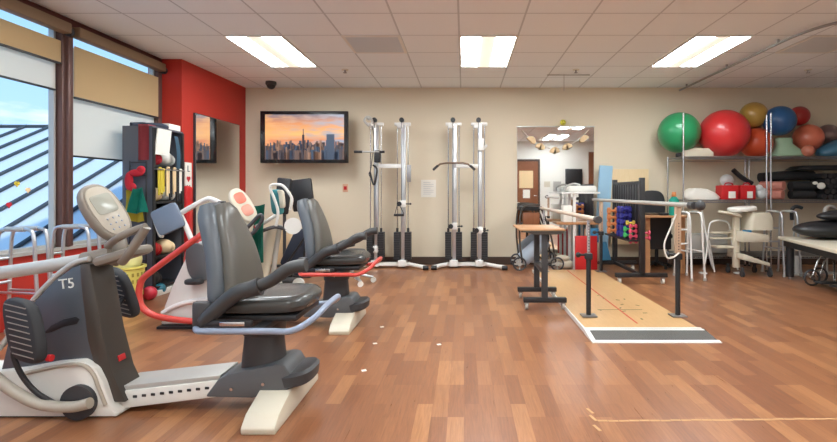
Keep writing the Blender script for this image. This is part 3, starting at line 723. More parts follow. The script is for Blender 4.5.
# ================================================================ CLUSTER behind the trainers
# white framed trainer with blue-grey pad
Y = 4.9
t = thing('leg_press_frame', 'white tube frame with square blue-grey pad beside the dark shelf unit', 'exercise machine', (ax(190, Y), Y, 0))
b = B()
for Yz in (Y, Y+.4):
    b.tube([at(176, 216, Yz), at(195, 205, Yz), at(206, 199.5, Yz), at(211, 199, Yz), at(220, 203, Yz), at(236, 210, Yz)], .026, n=10)
    b.tube([at(180, 214, Yz), at(190, 236, Yz), at(198, 262, Yz), at(202, 192+540/Yz-3, Yz)], .026, n=10)
    b.tube([at(236, 210, Yz), at(240, 260, Yz), at(242, 192+540/Yz-3, Yz)], .026, n=10)
b.cyl(at(211, 200, Y), at(211, 200, Y+.4), .022).cyl(at(180, 214, Y), at(180, 214, Y+.4), .022)
b.tube([at(153, 214, Y), at(160, 234, Y), at(163, 236, Y)], .02).tube([at(163, 219, Y+.02), at(180, 214, Y+.02)], .02)
b.build('tube_frame', M['white'], t)
slab(B(), at(168, 219, Y-.05), V((1, 0, .45)), V((-.45, 0, 1)), .14, .135, .045, 7).build('square_pad', M['bluep'], t)
b = B().box(at(222, 204, Y-.03), (.07, .05, .06), .01).box(at(230, 206, Y-.03), (.05, .05, .04), .01); b.build('clamp', M['black'], t)

# arm crank cycle (tall white column with teal console)
Y = 5.3
t = thing('upright_cycle', 'cream upright exercise cycle with teal console and looped handlebars', 'exercise machine', (ax(268, Y), Y, 0))
B().tube([at(259, 290, Y), at(263, 268, Y), at(268, 245, Y), at(272, 228, Y)], .07, n=12, rr=(1.3, .8)).build('front_column', M['cream'], t)
b = B().tube([at(272, 285, Y+.02), at(276, 250, Y+.02), at(280, 225, Y+.02)], .028); b.build('seat_post', M['silver'], t)
B().b2(ax(250, Y), ax(310, Y), Y-.1, Y+.1, .02, .1, .03).b2(ax(252, Y), ax(258, Y), Y-.28, Y+.28, .0, .07, .02).b2(ax(300, Y), ax(306, Y), Y-.28, Y+.28, .0, .07, .02).build('base', M['cream'], t)
cs = slab(B(), at(277, 202, Y), V((.75, -.5, 0)), V((-.1, 0, 1)), .085, .14, .06, 4).build('console', mat('teal_plastic', srgb(60, 140, 144), .5), t)
slab(B(), at(281, 199, Y-.06), V((.75, -.5, 0)), V((-.1, 0, 1)), .06, .1, .03, 4).build('keypad', M['cream'], cs)
for dy in (-.16, .12):
    B().tube([at(276, 226, Y+dy), at(278, 212, Y+dy), at(274, 198, Y+dy), at(270.5, 190, Y+dy), at(271, 185.5, Y+dy), at(277, 184.5, Y+dy), at(283, 186, Y+dy), at(289, 193, Y+dy), at(292, 200, Y+dy), at(290, 210, Y+dy)], .016).build('handlebar', M['whitep'], t)
B().tube([at(254, 227, Y-.2), at(262, 224, Y-.2), at(270, 219, Y-.16), at(275, 216, Y-.1)], .02).build('lever_arm', M['silver'], t)
B().tube([at(249, 229, Y-.2), at(256, 226.5, Y-.2)], .027).build('red_grip', M['redp'], t)
B().tube([at(262, 231, Y-.2), at(275, 227, Y-.15), at(288, 230, Y-.1)], .02).build('cross_arm', M['dark'], t)
B().cyl(at(293, 226, Y-.1), at(293, 226, Y+.02), .09, n=24).build('wheel_cover', M['whitep'], t)
# green cloth on it
def cloth(b, cx, cy, cz, w_, h_, fold=.02, nx=10, nz=8, taper=0, th=.012, ph=0):
    def fn(u, v):
        ww = w_*(1-taper*v)
        return V((cx+(u-.5)*ww, cy+fold*math.sin(u*9+v*3+ph), cz-h_*v+.01*math.sin(u*7+ph)))
    b.grid(fn, nx, nz, th); return b
b = cloth(B(), ax(256, 5.1), 5.08, az(205, 5.1), .22, .62, .03, ph=1, taper=.25)
tag(b.build('green_jacket', M['green']), 'green jacket hanging behind the farther trainer console', 'jacket')
tag(cloth(B(), ax(247, 5.0), 4.98, az(222, 5.0), .13, .5, .02, ph=2).build('mauve_cloth', mat('mauve_cloth', srgb(150, 84, 104), .9)), 'mauve cloth hanging beside the green jacket', 'cloth')
# two black screens/boards behind
Yk = 6.0
for i, (x0, x1, y0_, y1_, rot, lab) in enumerate(((276, 290, 178, 214, .1, 'black folder board standing behind the upright cycle, left one'), (291, 314, 178, 212, -.12, 'large black padded seat back behind the upright cycle, right one'))):
    c = at((x0+x1)/2, (y0_+y1_)/2, Yk+i*.42)
    t = thing('padded_backrest', lab, 'seat back', (c.x, c.y, 0))
    B().box(c, ((x1-x0)/F*Yk, .06, (y1_-y0_)/F*Yk), .02, Matrix.Rotation(rot, 4, 'Y')).build('pad', M['black'], t)
    B().cyl((c.x, c.y+.05, .03), (c.x, c.y+.05, c.z), .02).b2(c.x-.15, c.x+.15, c.y-.15, c.y+.15, 0, .035, .01).build('stand', M['dark'], t)
# navy folded sling / bag frame
Yw = 5.7
t = thing('transport_chair', 'folded transport chair with navy canvas behind the upright cycle', 'chair', (ax(296, Yw), Yw, 0))
b = B(); b.prism([P2(282, 262, Yw), P2(296, 232, Yw), P2(309, 226, Yw), P2(312, 262, Yw), P2(306, 276, Yw), P2(290, 272, Yw)], Yw-.1, Yw+.12, .03); b.build('canvas', M['jeans'], t)
B().tube([at(280, 274, Yw-.14), at(292, 256, Yw-.14), at(304, 238, Yw-.14), at(309, 226, Yw-.14)], .013).tube([at(302, 274, Yw-.14), at(306, 240, Yw-.14)], .013).build('frame', M['black'], t)
for px in (281, 303): B().cyl((ax(px, Yw), Yw-.17, .066), (ax(px, Yw), Yw-.13, .066), .065, n=20).build('caster', M['whitep'], t)
tag(B().box(at(283, 246, 6.3), (.34, .3, .45), .02).build('cardboard_box', M['peach']), 'tan carton standing behind the upright cycle column', 'box')
o = bpy.data.objects['cardboard_box']; 
o.location.z = -(az(246, 6.3)-.225)
t = thing('carton_stand', 'low dark trolley under the clutter behind the cycle', 'trolley', (ax(283, 6.3), 6.3, 0))
# raise the carton onto a trolley
zt = az(246, 6.3)-.225; o.location.z = 0
B().b2(ax(283, 6.3)-.2, ax(283, 6.3)+.2, 6.12, 6.48, zt-.03, zt-.001, .006).build('deck', M['dark'], t)
for sx in (-.17, .17):
    for sy in (-.15, .15): B().cyl((ax(283, 6.3)+sx, 6.3+sy, 0), (ax(283, 6.3)+sx, 6.3+sy, zt-.03), .015).build('leg', M['dark'], t)

# rolling stool base with white casters behind the far seat
Yr = 5.9
t = thing('rolling_base', 'chrome five star rolling stool behind the farther trainer seat', 'stool', (ax(362, Yr), Yr, 0))
cx_ = ax(352, Yr); b = B()
for i in range(5):
    a = i*2*PI/5+.3; e = V((cx_+.26*math.cos(a), Yr+.26*math.sin(a), .07)); b.tube([(cx_, Yr, .12), e], .016)
b.cyl((cx_, Yr, .08), (cx_, Yr, .36), .022); b.build('star_base', M['alu'], t)
b = B()
for i in range(5):
    a = i*2*PI/5+.3; e = V((cx_+.26*math.cos(a), Yr+.26*math.sin(a), .032)); B().cyl(e+V((0, -.018, 0)), e+V((0, .018, 0)), .032).build('caster', M['whitep'], t)
slab(B(), (cx_, Yr, .385), (1, 0, 0), (0, 1, 0), .17, .17, .06, 2).build('seat', M['dark'], t)

# ================================================================ DARK SHELF UNIT AND ITS CONTENTS
x0, x1, y0, y1, zt = -3.63, -3.31, 5.1, 5.66, 1.81
cabm = mat('gunmetal_panel', srgb(86, 90, 100), .45)
t = thing('shelf_unit', 'dark grey open shelf unit between the window and the red wall', 'shelf unit', ((x0+x1)/2, (y0+y1)/2, 0))
B().b2(x0, x1, y0, y0+.02, .06, zt).b2(x0, x1, y1-.02, y1, .06, zt).build('side_panel', cabm, t)
B().b2(x0, x0+.02, y0+.02, y1-.02, .06, zt).build('back_panel', M['black'], t)
B().b2(x0, x1, y0, y1, zt, zt+.02).build('top', cabm, t)
B().b2(x1-.0, x1+.012, y0-.003, y0+.035, .06, zt).b2(x1, x1+.012, y1-.035, y1, .06, zt).build('front_post', M['black'], t)
for z in (.10, .42, .72, 1.02, 1.42): B().b2(x0+.02, x1-.005, y0+.02, y1-.02, z-.02, z).build('shelf', M['black'], t)
B().b2(x0, x1+.015, y0-.01, y1, 0, .06, .004).build('plinth', M['whitep'], t)
# small wire rack on its side
b = B(); X_a, X_b = ax(129.5, 5.07), ax(146, 5.07)
for xx in (X_a, X_b): b.cyl((xx, 5.075, .3), (xx, 5.075, az(161, 5.07)), .007, n=8)
for zz_ in (1.44, 1.3, 1.0, .7, .4): b.cyl((X_a, 5.075, zz_), (X_b, 5.075, zz_), .005, n=8)
for zz_ in (1.4, .35):
    for xx in (X_a, X_b): b.cyl((xx, 5.075, zz_), (xx, 5.1, zz_), .005, n=6)
tag(b.build('wire_hook_rack', M['black']), 'thin black wire hook rack on the side of the dark shelf unit', 'rack')
b = B()
for c, r, s_ in (((136, 173), .055, (1.5, .5, .7)), ((141, 170), .045, (1, .5, 1)), ((129, 181), .06, (.7, .5, 1.6)), ((132, 187), .045, (1, .5, 1))):
    b.ball(at(*c, 5.02), r, s_, 16, 10)
tag(b.build('red_boxing_mitts', M['redcl']), 'red and grey mitts hanging on the side of the shelf unit', 'gloves')
b = cloth(B(), ax(134, 5.03), 5.03, az(190, 5.03), .17, .33, .02, taper=-.35); tag(b.build('yellow_mesh_bag', M['yelcl']), 'yellow vest hanging below the red mitts, under the teal one', 'vest')
b = cloth(B(), ax(138, 4.99), 4.985, az(188, 5.03), .13, .26, .025, taper=-.5, ph=2); tag(b.build('teal_mesh_vest', M['teal']), 'teal green mesh vest hanging on the side of the shelf unit', 'vest')
# things on top and draped
b = B().tube([(x0+.05, 5.16, zt+.035), (x0+.12, 5.25, zt+.05), (x0+.2, 5.18, zt+.035), (x0+.28, 5.3, zt+.045), (x0+.25, 5.5, zt+.04)], .03); tag(b.build('folded_dark_strap', M['jeans']), 'rolled navy strap lying on top of the dark shelf unit', 'strap')
b = B().grid(lambda u, v: V((ax(138, 5.08)+.11*u, 5.085-.008*math.sin(u*6), zt+.015-.36*v)), 6, 8, .01).b2(ax(138, 5.08), ax(138, 5.08)+.11, 5.08, 5.2, zt+.021, zt+.032)
tag(b.build('red_towel', mat('faded_red_cloth', srgb(170, 70, 76), .9)), 'faded red towel draped over the top corner of the shelf unit', 'towel')
tag(B().box((x1+.02, 5.25, zt-.14), (.012, .24, .28), 0, Matrix.Rotation(.1, 4, 'Y')).build('paper_sheet', M['paper']), 'white paper sheet taped to the front top of the shelf unit', 'paper')
tag(B().b2(x1-.14, x1-.02, 5.42, 5.64, zt+.021, zt+.09, .005).build('white_carton', M['paper']), 'small white carton on top of the shelf unit near the red wall', 'box')
# long multicolour band
b = B().grid(lambda u, v: V((x1+.02+.02*math.sin(v*4), 5.45+.07*u+.04*v, zt-.05-.5*v)), 3, 10, .006)
tag(b.build('exercise_band', mat('blue_green_band', srgb(84, 118, 140), .7)), 'long blue-green exercise band hanging on the shelf unit front', 'band')
# hooks with belts
items = [('yelcl', 5.16, 1.37, .28), ('yelcl', 5.21, 1.36, .26), ('peach', 5.30, 1.38, .3), ('black', 5.35, 1.36, .33), ('peach', 5.42, 1.38, .28), ('black', 5.48, 1.36, .36), ('paper', 5.53, 1.37, .26)]
cn = ['yellow gait belt hanging on the shelf unit, nearest the side panel', 'yellow gait belt hanging on the shelf unit, second from the side panel', 'tan gait belt hanging on the shelf unit beside the yellow ones', 'black strap hanging on the shelf unit between tan belts',
      'tan gait belt hanging on the shelf unit beside the red wall', 'long black strap hanging on the shelf unit, near the red wall', 'white strap hanging on the shelf unit, nearest the red wall']
for (m, yy, zz_, h), lab in zip(items, cn):
    b = B().tube([(x1+.04, yy-.012, zz_-h), (x1+.038, yy-.014, zz_-.02), (x1+.05, yy, zz_+.01), (x1+.038, yy+.014, zz_-.02), (x1+.04, yy+.012, zz_-h*.9)], .012, n=6)
    tag(b.build('gait_belt', M[m]), lab, 'belt', 'belts on the shelf unit')
B_ = B().cyl((x1+.05, 5.1, 1.37), (x1+.05, 5.6, 1.37), .008).cyl((x1, 5.12, 1.37), (x1+.05, 5.12, 1.37), .006).cyl((x1, 5.58, 1.37), (x1+.05, 5.58, 1.37), .006)
B_.build('hook_rail', M['steel'], t)
# lower shelf items
rnd = [('blackm', .10), ('peach', .42), ('redp', .42), ('yelcl', .72), ('peach', .72), ('whitep', 1.02), ('peach', 1.02), ('whitep', 1.42), ('redcl', 1.42)]
desc = ['black bundle on the bottom shelf', 'tan bundle on the lower shelf', 'red bundle on the lower shelf', 'yellow bundle on the middle shelf', 'tan bundle on the middle shelf', 'white bundle on the upper shelf', 'tan bundle on the upper shelf', 'white bundle on the top shelf', 'red bundle on the top shelf']
for i, ((m, z), dd) in enumerate(zip(rnd, desc)):
    yy = 5.24 if i % 2 == 0 else 5.48
    b = B().ball((x1-.12, yy, z+.085), .085, (1.1, 1.15, 1), 16, 10).ball((x1-.1, yy+.06, z+.07), .07, (1, .9, 1), 14, 8)
    tag(b.build('supply_bundle', M[m]), dd+' of the dark shelf unit', 'supplies', 'bundles in the shelf unit')
for px, py, r, m, lab in ((149.5, 286.5, .072, ballm('rb', (206, 50, 70)), 'small red ball on the floor before the dark shelf unit'), (160, 281, .06, ballm('tb', (40, 120, 140)), 'small teal ball behind the small red ball')):
    Y = F*HC/(py+r*480/4.9-CY); Y = 5.0 if px < 155 else 5.28
    tag(B().ball((ax(px, Y), Y, r), r).build('exercise_ball', m), lab, 'ball')
# red bolster on red wall
tag(B().b2(x1-.03, x1+.035, 5.68, 5.8, 0, 1.2, .03).build('red_bolster', M['redp']), 'tall red padded post standing beside the shelf unit and red wall', 'pad')
# yellow basket + ball
Y = 4.72; bx = ax(125, Y)
t = thing('laundry_basket', 'yellow slotted plastic basket behind the nearer trainer console', 'basket', (bx, Y, 0))
b = B().lathe([(.135, .0), (.14, .01), (.165, .37), (.18, .38), (.18, .4), (.155, .4), (.128, .015), (.0, .012)], (bx, Y, 0), 28); b.build('tub', M['yellow'], t)
b = B()
for r_ in range(5):
    for k in range(22):
        a = 2*PI*k/22; rr_ = .143+.024*(r_*.07+.05)/.37
        b.box((bx+(rr_+.001)*math.cos(a), Y+(rr_+.001)*math.sin(a), .06+r_*.065), (.004, .018, .035), 0, a)
b.build('slots', mat('basket_slot', srgb(160, 146, 60), .7), t)['kind'] = 'stuff'
tag(B().ball((bx-.0, Y, .46), .145).build('yellow_ball', ballm('yb', (236, 232, 160))), 'pale yellow ball resting in the yellow basket', 'ball')
tag(B().b2(bx-.35, bx-.2, Y-.15, Y+.15, 0, .5, .04).build('red_cushion', M['redcl']), 'dark red cushion stack left of the yellow basket', 'cushion')

# ---------------------------------------------------------------- walkers at the window
def walker(lab, X, Y, w_, h_, d_, rot=0, m='alu', grips=True, group=None, loc_z=0):
    t = thing('walker', lab, 'walker', (X, Y, 0), group)
    R_ = Matrix.Rotation(rot, 4, 'Z'); q = lambda x, y, z: V((X, Y, 0))+R_ @ V((x, y, z))
    for s_ in (-1, 1):
        x = s_*w_/2
        B().tube([q(x*1.1, -d_/2-.04, .0), q(x*1.02, -d_/2, h_*.6), q(x, -d_/2+.02, h_-.06), q(x, -d_/2+.08, h_), q(x, d_/2-.08, h_), q(x, d_/2-.02, h_-.06), q(x*1.02, d_/2, h_*.6), q(x*1.1, d_/2+.03, .0)], .0135).build('side_frame', M[m], t)
        B().cyl(q(x*1.04, -d_/2-.01, h_*.42), q(x*1.04, d_/2+.01, h_*.42), .01).build('side_brace', M[m], t)
        if grips: B().cyl(q(x, -d_/2+.1, h_), q(x, d_/2-.1, h_), .019).build('grip', M['silver'], t)
        for sy in (-1, 1): B().cyl(q(x*1.1, sy*(d_/2+.035), 0), q(x*1.09, sy*(d_/2+.034), .035), .019).build('tip', M['silver'], t)
    for zf in (.72, .5): B().cyl(q(-w_/2, d_/2, h_*zf), q(w_/2, d_/2, h_*zf), .012).build('front_brace', M[m], t)
    return t
walker('silver folding walker by the window, left of the thick mullion', -3.42, 3.72, .1, .84, .36, PI/2-.15)
walker('silver folding walker by the window, right of the thick mullion', -3.33, 4.12, .1, .83, .36, PI/2-.1)
t = thing('treatment_bench', 'low red and white bench along the window wall', 'bench', (-3.4, 3, 0))
bpy.data.objects.remove(t)

# ================================================================ CABLE STATIONS
def station(pc, lab, kind):
    Y = 7.12
    xs = [ax(p, Y) for p in pc]; xm = sum(xs)/2
    t = thing('cable_station', lab, 'exercise machine', (xm, Y, 0))
    for i, x in enumerate(xs):
        top = az(119 if not (kind == 'A' and i == 0) else 119, Y)
        B().b2(x-.012, x+.055, Y-.03, Y+.05, .06, top-.06, .006).build('column', M['alu'], t)
        B().b2(x-.11, x+.13, Y-.03, Y+.03, top-.1, top-.055, .008).b2(x-.07, x+.02, Y-.04, Y+.04, top-.14, top-.06, .008).build('top_plate', M['white'], t)
        B().cyl((x-.0, Y-.06, top-.02), (x-.0, Y-.0, top-.02), .035, n=18).build('pulley', M['black'], t)
        b = B()
        for dx in (-.07, .09): b.cyl((x+dx, Y+.01, .12), (x+dx, Y+.01, top-.1), .008, n=8)
        b.build('guide_rods', M['chrome'], t)
        b = B()
        for dx in (-.07, .09):
            for k in range(12): b.b2(x+dx-.045, x+dx+.045, Y-.06, Y+.08, .125+k*.034, .157+k*.034, .002)
            b.cyl((x+dx, Y+.01, .53), (x+dx, Y+.01, .59), .018)
        b.build('weight_stack', M['black'], t)
        B().b2(x-.05, x+.07, Y-.08, Y+.08, .03, .12, .008).build('foot_block', M['white'], t)
        zc = {('A', 0): .28, ('A', 1): .95, ('B', 0): .62, ('B', 1): .56}[(kind, i)]
        c = B().b2(x-.02, x+.065, Y-.06, Y-.03, zc-.05, zc+.05, .006).build('carriage', M['white'], t)
        B().cyl((x+.06, Y-.045, zc), (x+.13, Y-.045, zc), .01).ball((x+.13, Y-.045, zc), .016).build('pin_knob', M['black'], c); B().cyl((x-.03, Y-.1, zc), (x-.03, Y-.04, zc), .035, n=14).build('pulley', M['black'], c)
        b = B().cyl((x-.0, Y-.065, zc+.05), (x-.0, Y-.065, top-.05), .004, n=6); b.build('cable', M['black'], t)
    B().b2(xs[0]-.0, xs[1], Y-.03, Y+.03, az(168, Y), az(164, Y), .005).build('cross_brace', M['white'], t)
    # base
    b = B().b2(xs[0]-.1, xs[1]+.12, Y-.03, Y+.03, .03, .085, .008)
    xr = xs[1]+.12; xl = xs[0]-.1
    b.tube([(xr-.02, Y, .057), (xr+.08, Y-.08, .05), (xr+.26, Y-.2, .035)], .028, smooth=False, n=8)
    b.tube([(xl+.02, Y, .057), (xl-.08, Y-.08, .05), (xl-.2, Y-.18, .035)], .028, smooth=False, n=8)
    b.build('base_frame', M['white'], t)
    for xx, yy in ((xr+.24, Y-.19), (xl-.18, Y-.17)): B().cyl((xx-.03, yy-.03, .034), (xx+.05, yy-.03, .034), .033).build('rubber_end', M['black'], t)
    return t, xs, Y
tA, xs, Y = station((375, 402), 'white twin column cable station right of the television, with a short bar', 'A')
z = az(152.5, Y)
B().cyl((ax(357, Y), Y-.12, z), (ax(386, Y), Y-.12, z), .012).build('short_bar', M['silver'], tA)
B().cyl((ax(356, Y), Y-.12, z), (ax(364, Y), Y-.12, z), .019).build('bar_grip', M['black'], tA)
B().cyl((ax(381, Y), Y-.12, z), (ax(386, Y), Y-.12, z), .019).build('bar_grip', M['black'], tA)
B().b2(ax(376, Y), ax(381.5, Y), Y-.13, Y-.06, az(163, Y), az(151, Y), .01).build('black_carriage', M['black'], tA)
B().tube([at(369, 126, Y-.1), at(364.5, 121, Y-.1), at(367, 117, Y-.1), at(371, 118.5, Y-.1), at(373, 124, Y-.1)], .018).ball(at(369, 118.5, Y-.1), .03).build('top_pulley_arm', M['silver'], tA)
B().tube([at(372, 126, Y-.12), at(374, 140, Y-.12), at(371, 168, Y-.12), at(369, 174, Y-.12), at(373, 182, Y-.12)], .006, n=6).tube([at(373, 165, Y-.12), at(377, 170, Y-.12), at(374, 185, Y-.12), at(370, 172, Y-.12)], .014).build('hanging_cable', M['black'], tA)
h = B().tube([at(398, 202, Y-.1), at(395, 214, Y-.1), at(404, 214, Y-.1), at(398, 202, Y-.1)], .006, smooth=False, n=6).build('stirrup', M['black'], tA)
B().cyl(at(394, 215, Y-.1), at(404, 215, Y-.1), .018).build('stirrup_grip', M['black'], h)
B().b2(ax(407, Y), ax(411, Y), Y-.02, Y+.02, az(182, Y), az(165, Y), .005).build('weight_rack', M['steel'], tA)
tB, xs, Y = station((453, 478.5), 'white twin column cable station in the middle of the back wall, with a lat bar', 'B')
B().tube([at(433, 170, Y-.12), at(440, 164, Y-.12), at(446, 163, Y-.12), at(463, 163, Y-.12), at(468, 164, Y-.12), at(475, 170, Y-.12)], .014, smooth=False).build('lat_bar', M['bronze'], tB)
for a in ((433, 170, 438, 165.5), (475, 170, 470, 165.5)): B().cyl(at(a[0], a[1], Y-.12), at(a[2], a[3], Y-.12), .019).build('bar_grip', M['blackm'], tB)
B().b2(ax(478, Y), ax(484, Y), Y-.09, Y-.03, az(151, Y), az(139, Y), .01).cyl(at(483, 149, Y-.06), at(487, 145, Y-.06), .02).build('upper_carriage', M['white'], tB)

# ================================================================ PARALLEL BARS
t = thing('parallel_bars', 'parallel walking bars on a maple platform with red centre line', 'parallel bars', (1.45, 5.2, 0))
px0, px1, py0, py1 = .97, 1.88, 3.82, 6.74
B().b2(px0, px1, py0, py1, .0, .035).build('platform', M['ply'], t)
B().prism([(3.58, .0), (3.58, .004), (3.82, .037), (3.82, 0)], px0-.005, px1+.03, 0, 'X').build('ramp_core', M['gator'], t)
b = B().prism([(3.57, .0), (3.57, .006), (3.61, .012), (3.61, 0)], px0-.015, px1+.04, 0, 'X').prism([(3.79, .03), (3.79, .036), (3.86, .0365), (3.86, .030)], px0-.015, px1+.02, 0, 'X')
for xx in (px0-.01, ): b.prism([(3.58, .0), (3.58, .007), (3.82, .040), (3.82, 0)], xx-.005, xx+.03, 0, 'X')
b.b2(px0-.012, px0, py0, py1, 0, .037); b.build('ramp_edging', M['white'], t)
b = B().b2(1.43, 1.445, 3.98, py1-.05, .0352, .0362); b.build('centre_line', M['redline'], t)
b = B()
for i in range(12): b.box((random.uniform(1.12, 1.75), random.uniform(4.0, 5.6), .0358), (.04, .015, .001), rot=random.uniform(0, 3))
b.b2(1.25, 1.65, 4.44, 4.452, .0352, .036)
b.build('scuff_marks', mat('scuff_green', srgb(120, 124, 84), .7), t)
def bar(xb, z, y_near, y_far, post_ys, rest, capm, wood_post=False):
    r_ = B().cyl((xb, y_near, z), (xb, y_far, z), .021, n=18).build('handrail', M['rail'] if not wood_post else M['silver'], t)
    B().cyl((xb, y_near-.02, z), (xb, y_near+.05, z), .03, n=18).build('end_cap', M['dark'], r_); B().cyl((xb, y_far-.02, z), (xb, y_far+.02, z), .026).build('end_cap', M['dark'], r_)
    for yp in post_ys:
        p = B().cyl((xb, yp, .04), (xb, yp, .56), .021).build('post_sleeve', M['black'], t)
        if wood_post: B().b2(xb-.022, xb+.022, yp-.02, yp+.02, .56, z-.02, .003).build('post_riser', mat('tan_riser', srgb(190, 160, 134), .5), p)
        else: B().cyl((xb, yp, .56), (xb, yp, z-.015), .014).build('post_riser', M['alu'], p)
        b = B(); k = 0
        for q in range(11): b.cyl((xb, yp-.0225 if wood_post else yp-.0148, .60+q*.025), (xb, yp-.01, .60+q*.025), .005, n=8)
        b.build('height_holes', M['ink'], p)
        B().box((xb, yp, .046), (.13, .11, .012), .003).build('foot_plate', M['steel'], p)
        B().cyl((xb-.09, yp, .575), (xb-.02, yp, .575), .01).ball((xb-.09, yp, .575), .024).build('lock_knob', M['black'], p)
        B().b2(xb-.03, xb+.03, yp-.03, yp+.03, .535, .59, .006).build('collar', M['black'], p)
bar(1.09, .90, 3.9, 6.8, (4.2, 6.55), 0, 0)
bar(1.87, 1.015, 3.92, 6.95, (4.2, 6.55), 0, 0, True)
# ball knob on right bar end
B().ball((1.90, 3.86, 1.015), .04).build('end_knob', M['dark'], t)

# red board
Y = 6.79
tag(B().box(((ax(575, Y)+ax(597, Y))/2, Y, .255), (ax(597, Y)-ax(575, Y), .04, .5), .008).build('red_board', M['redp']), 'upright red foam block behind the far end of the platform', 'board')

# adjustable work table (H base)
t = thing('adjustable_table', 'height adjustable table with wooden top and black H base on casters', 'table', (.78, 4.85, 0))
B().b2(.53, .97, 4.55, 5.2, .755, .772, .006).build('table_top', M['desk'], t)
B().prism([(.56, .755), (.96, .755), (.92, .725), (.66, .72)], 4.53, 5.15).build('top_bracket', M['bodyrear'], t)
for yy in (4.6, 5.1):
    B().b2(.745, .80, yy-.025, yy+.025, .09, .73, .003).build('column', M['dark'], t)
    B().b2(.57, .98, yy-.03, yy+.03, .07, .115, .004).build('foot', M['black'], t)
    for xx in (.6, .95):
        c = B().cyl((xx-.012, yy, .032), (xx+.012, yy, .032), .031, n=16).build('caster', M['silver'], t)
        B().b2(xx-.02, xx+.02, yy-.015, yy+.015, .045, .07).build('caster_fork', M['steel'], c)
B().b2(.745, .80, 4.63, 5.07, .35, .39).build('cross_bar', M['dark'], t)

# dumbbell rack
t = thing('dumbbell_rack', 'black rolling rack with slotted panel for dumbbells', 'rack', (2.17, 6.4, 0))
for yy in (5.87, 6.92):
    B().b2(2.145, 2.205, yy-.03, yy+.03, .1, 1.30, .004).build('upright', M['black'], t)
    B().b2(1.85, 2.48, yy-.03, yy+.03, .085, .135, .004).build('foot', M['black'], t)
    for xx in (1.9, 2.43):
        c = B().cyl((xx-.014, yy, .036), (xx+.014, yy, .036), .035, n=16).build('caster', M['whitep'], t)
        B().b2(xx-.02, xx+.02, yy-.016, yy+.016, .05, .085).build('caster_fork', M['steel'], c)
b = B()
for k in range(11):
    yy = 5.93+k*.094; b.b2(2.155, 2.185, yy-.03, yy+.03, .55, 1.24, .003)
b.b2(2.15, 2.19, 5.9, 6.89, 1.22, 1.26).b2(2.15, 2.19, 5.9, 6.89, .53, .57); b.build('slotted_panel', mat('rack_grey', srgb(38, 38, 42), .5), t)
B().b2(2.02, 2.15, 5.9, 6.89, .515, .535).build('tray', M['black'], t)
B().b2(2.155, 2.19, 5.9, 6.89, .09, .13).build('base_rail', M['black'], t)
# dumbbells standing in vertical ladders on the rack face
db = {}
def dumbbell(x, y, z, L, r, m, lab, grp, key):
    """horizontal along X"""
    if key not in db:
        o = B().cyl((-L*.3, 0, 0), (L*.3, 0, 0), r*.42, n=10).build('handle', m)
        root = bpy.data.objects.new('dumbbell', None); COL.objects.link(root); root['category'] = 'dumbbell'; o.parent = root
        for s_ in (-1, 1):
            h_ = B().cyl((s_*L*.26, 0, 0), (s_*L*.5, 0, 0), r, n=6).build('head', m); h_.parent = root
        db[key] = root; first = root
    else: first = copytree(db[key])
    first.location = (x, y, z); first['label'] = lab; first['group'] = grp; return first
orange = mat('orange_vinyl', srgb(222, 140, 84), .5); blu = mat('royal_blue_vinyl', srgb(52, 54, 150), .5)
grn = mat('green_vinyl', srgb(70, 190, 110), .5); pk = mat('pink_vinyl', srgb(236, 90, 120), .5); yel = mat('yellow_vinyl', srgb(220, 200, 90), .5)
ordn = ['topmost', 'second from top', 'third from top', 'fourth from top', 'fifth from top', 'lowest']
yy = 6.5
for i in range(4): dumbbell(2.01, 6.50, .87-.088*i, .13, .046, orange, 'orange dumbbell on the black rack, %s of the orange ones' % (ordn[i] if i < 3 else 'lowest'), 'orange dumbbells', 'o')
for j, y_ in enumerate((6.15, 6.28)):
    for i in range(5): dumbbell(2.07, y_, .90-.078*i, .13, .042, blu, 'blue dumbbell on the black rack, %s of the %s blue column' % (ordn[i] if i < 4 else 'lowest', ('nearer', 'farther')[j]), 'blue dumbbells', 'b')
for i in range(2): dumbbell(2.06, 6.03, .66-.075*i, .10, .034, grn, 'green dumbbell on the black rack, %s one' % ('upper', 'lower')[i], 'green dumbbells', 'g')
dumbbell(2.08, 6.0, .74, .10, .03, yel, 'small yellow dumbbell above the green ones on the rack', 'yellow dumbbells', 'y')
for i in range(4): dumbbell(2.10, 5.96-.001*i, .70-.062*i, .09, .028, pk, 'pink dumbbell on the black rack, %s of the left pink ones' % ordn[i] if i < 3 else 'lowest of the left pink dumbbells on the black rack', 'pink dumbbells', 'p')
for i in range(2): dumbbell(2.25, 5.93, .62-.062*i, .09, .028, pk, 'pink dumbbell behind the near upright of the rack, %s one' % ('upper', 'lower')[i], 'pink dumbbells behind the upright', 'p')
# hanging blue net fabric
tag(B().prism([(ax(603, 6.8), .42), (ax(606, 6.8), .42), (ax(611, 6.8), .16), (ax(601, 6.8), .16)], 6.78, 6.81, .004).build('blue_paddle', M['bluesh']), 'small blue paddle hanging behind the far bar post', 'paddle')

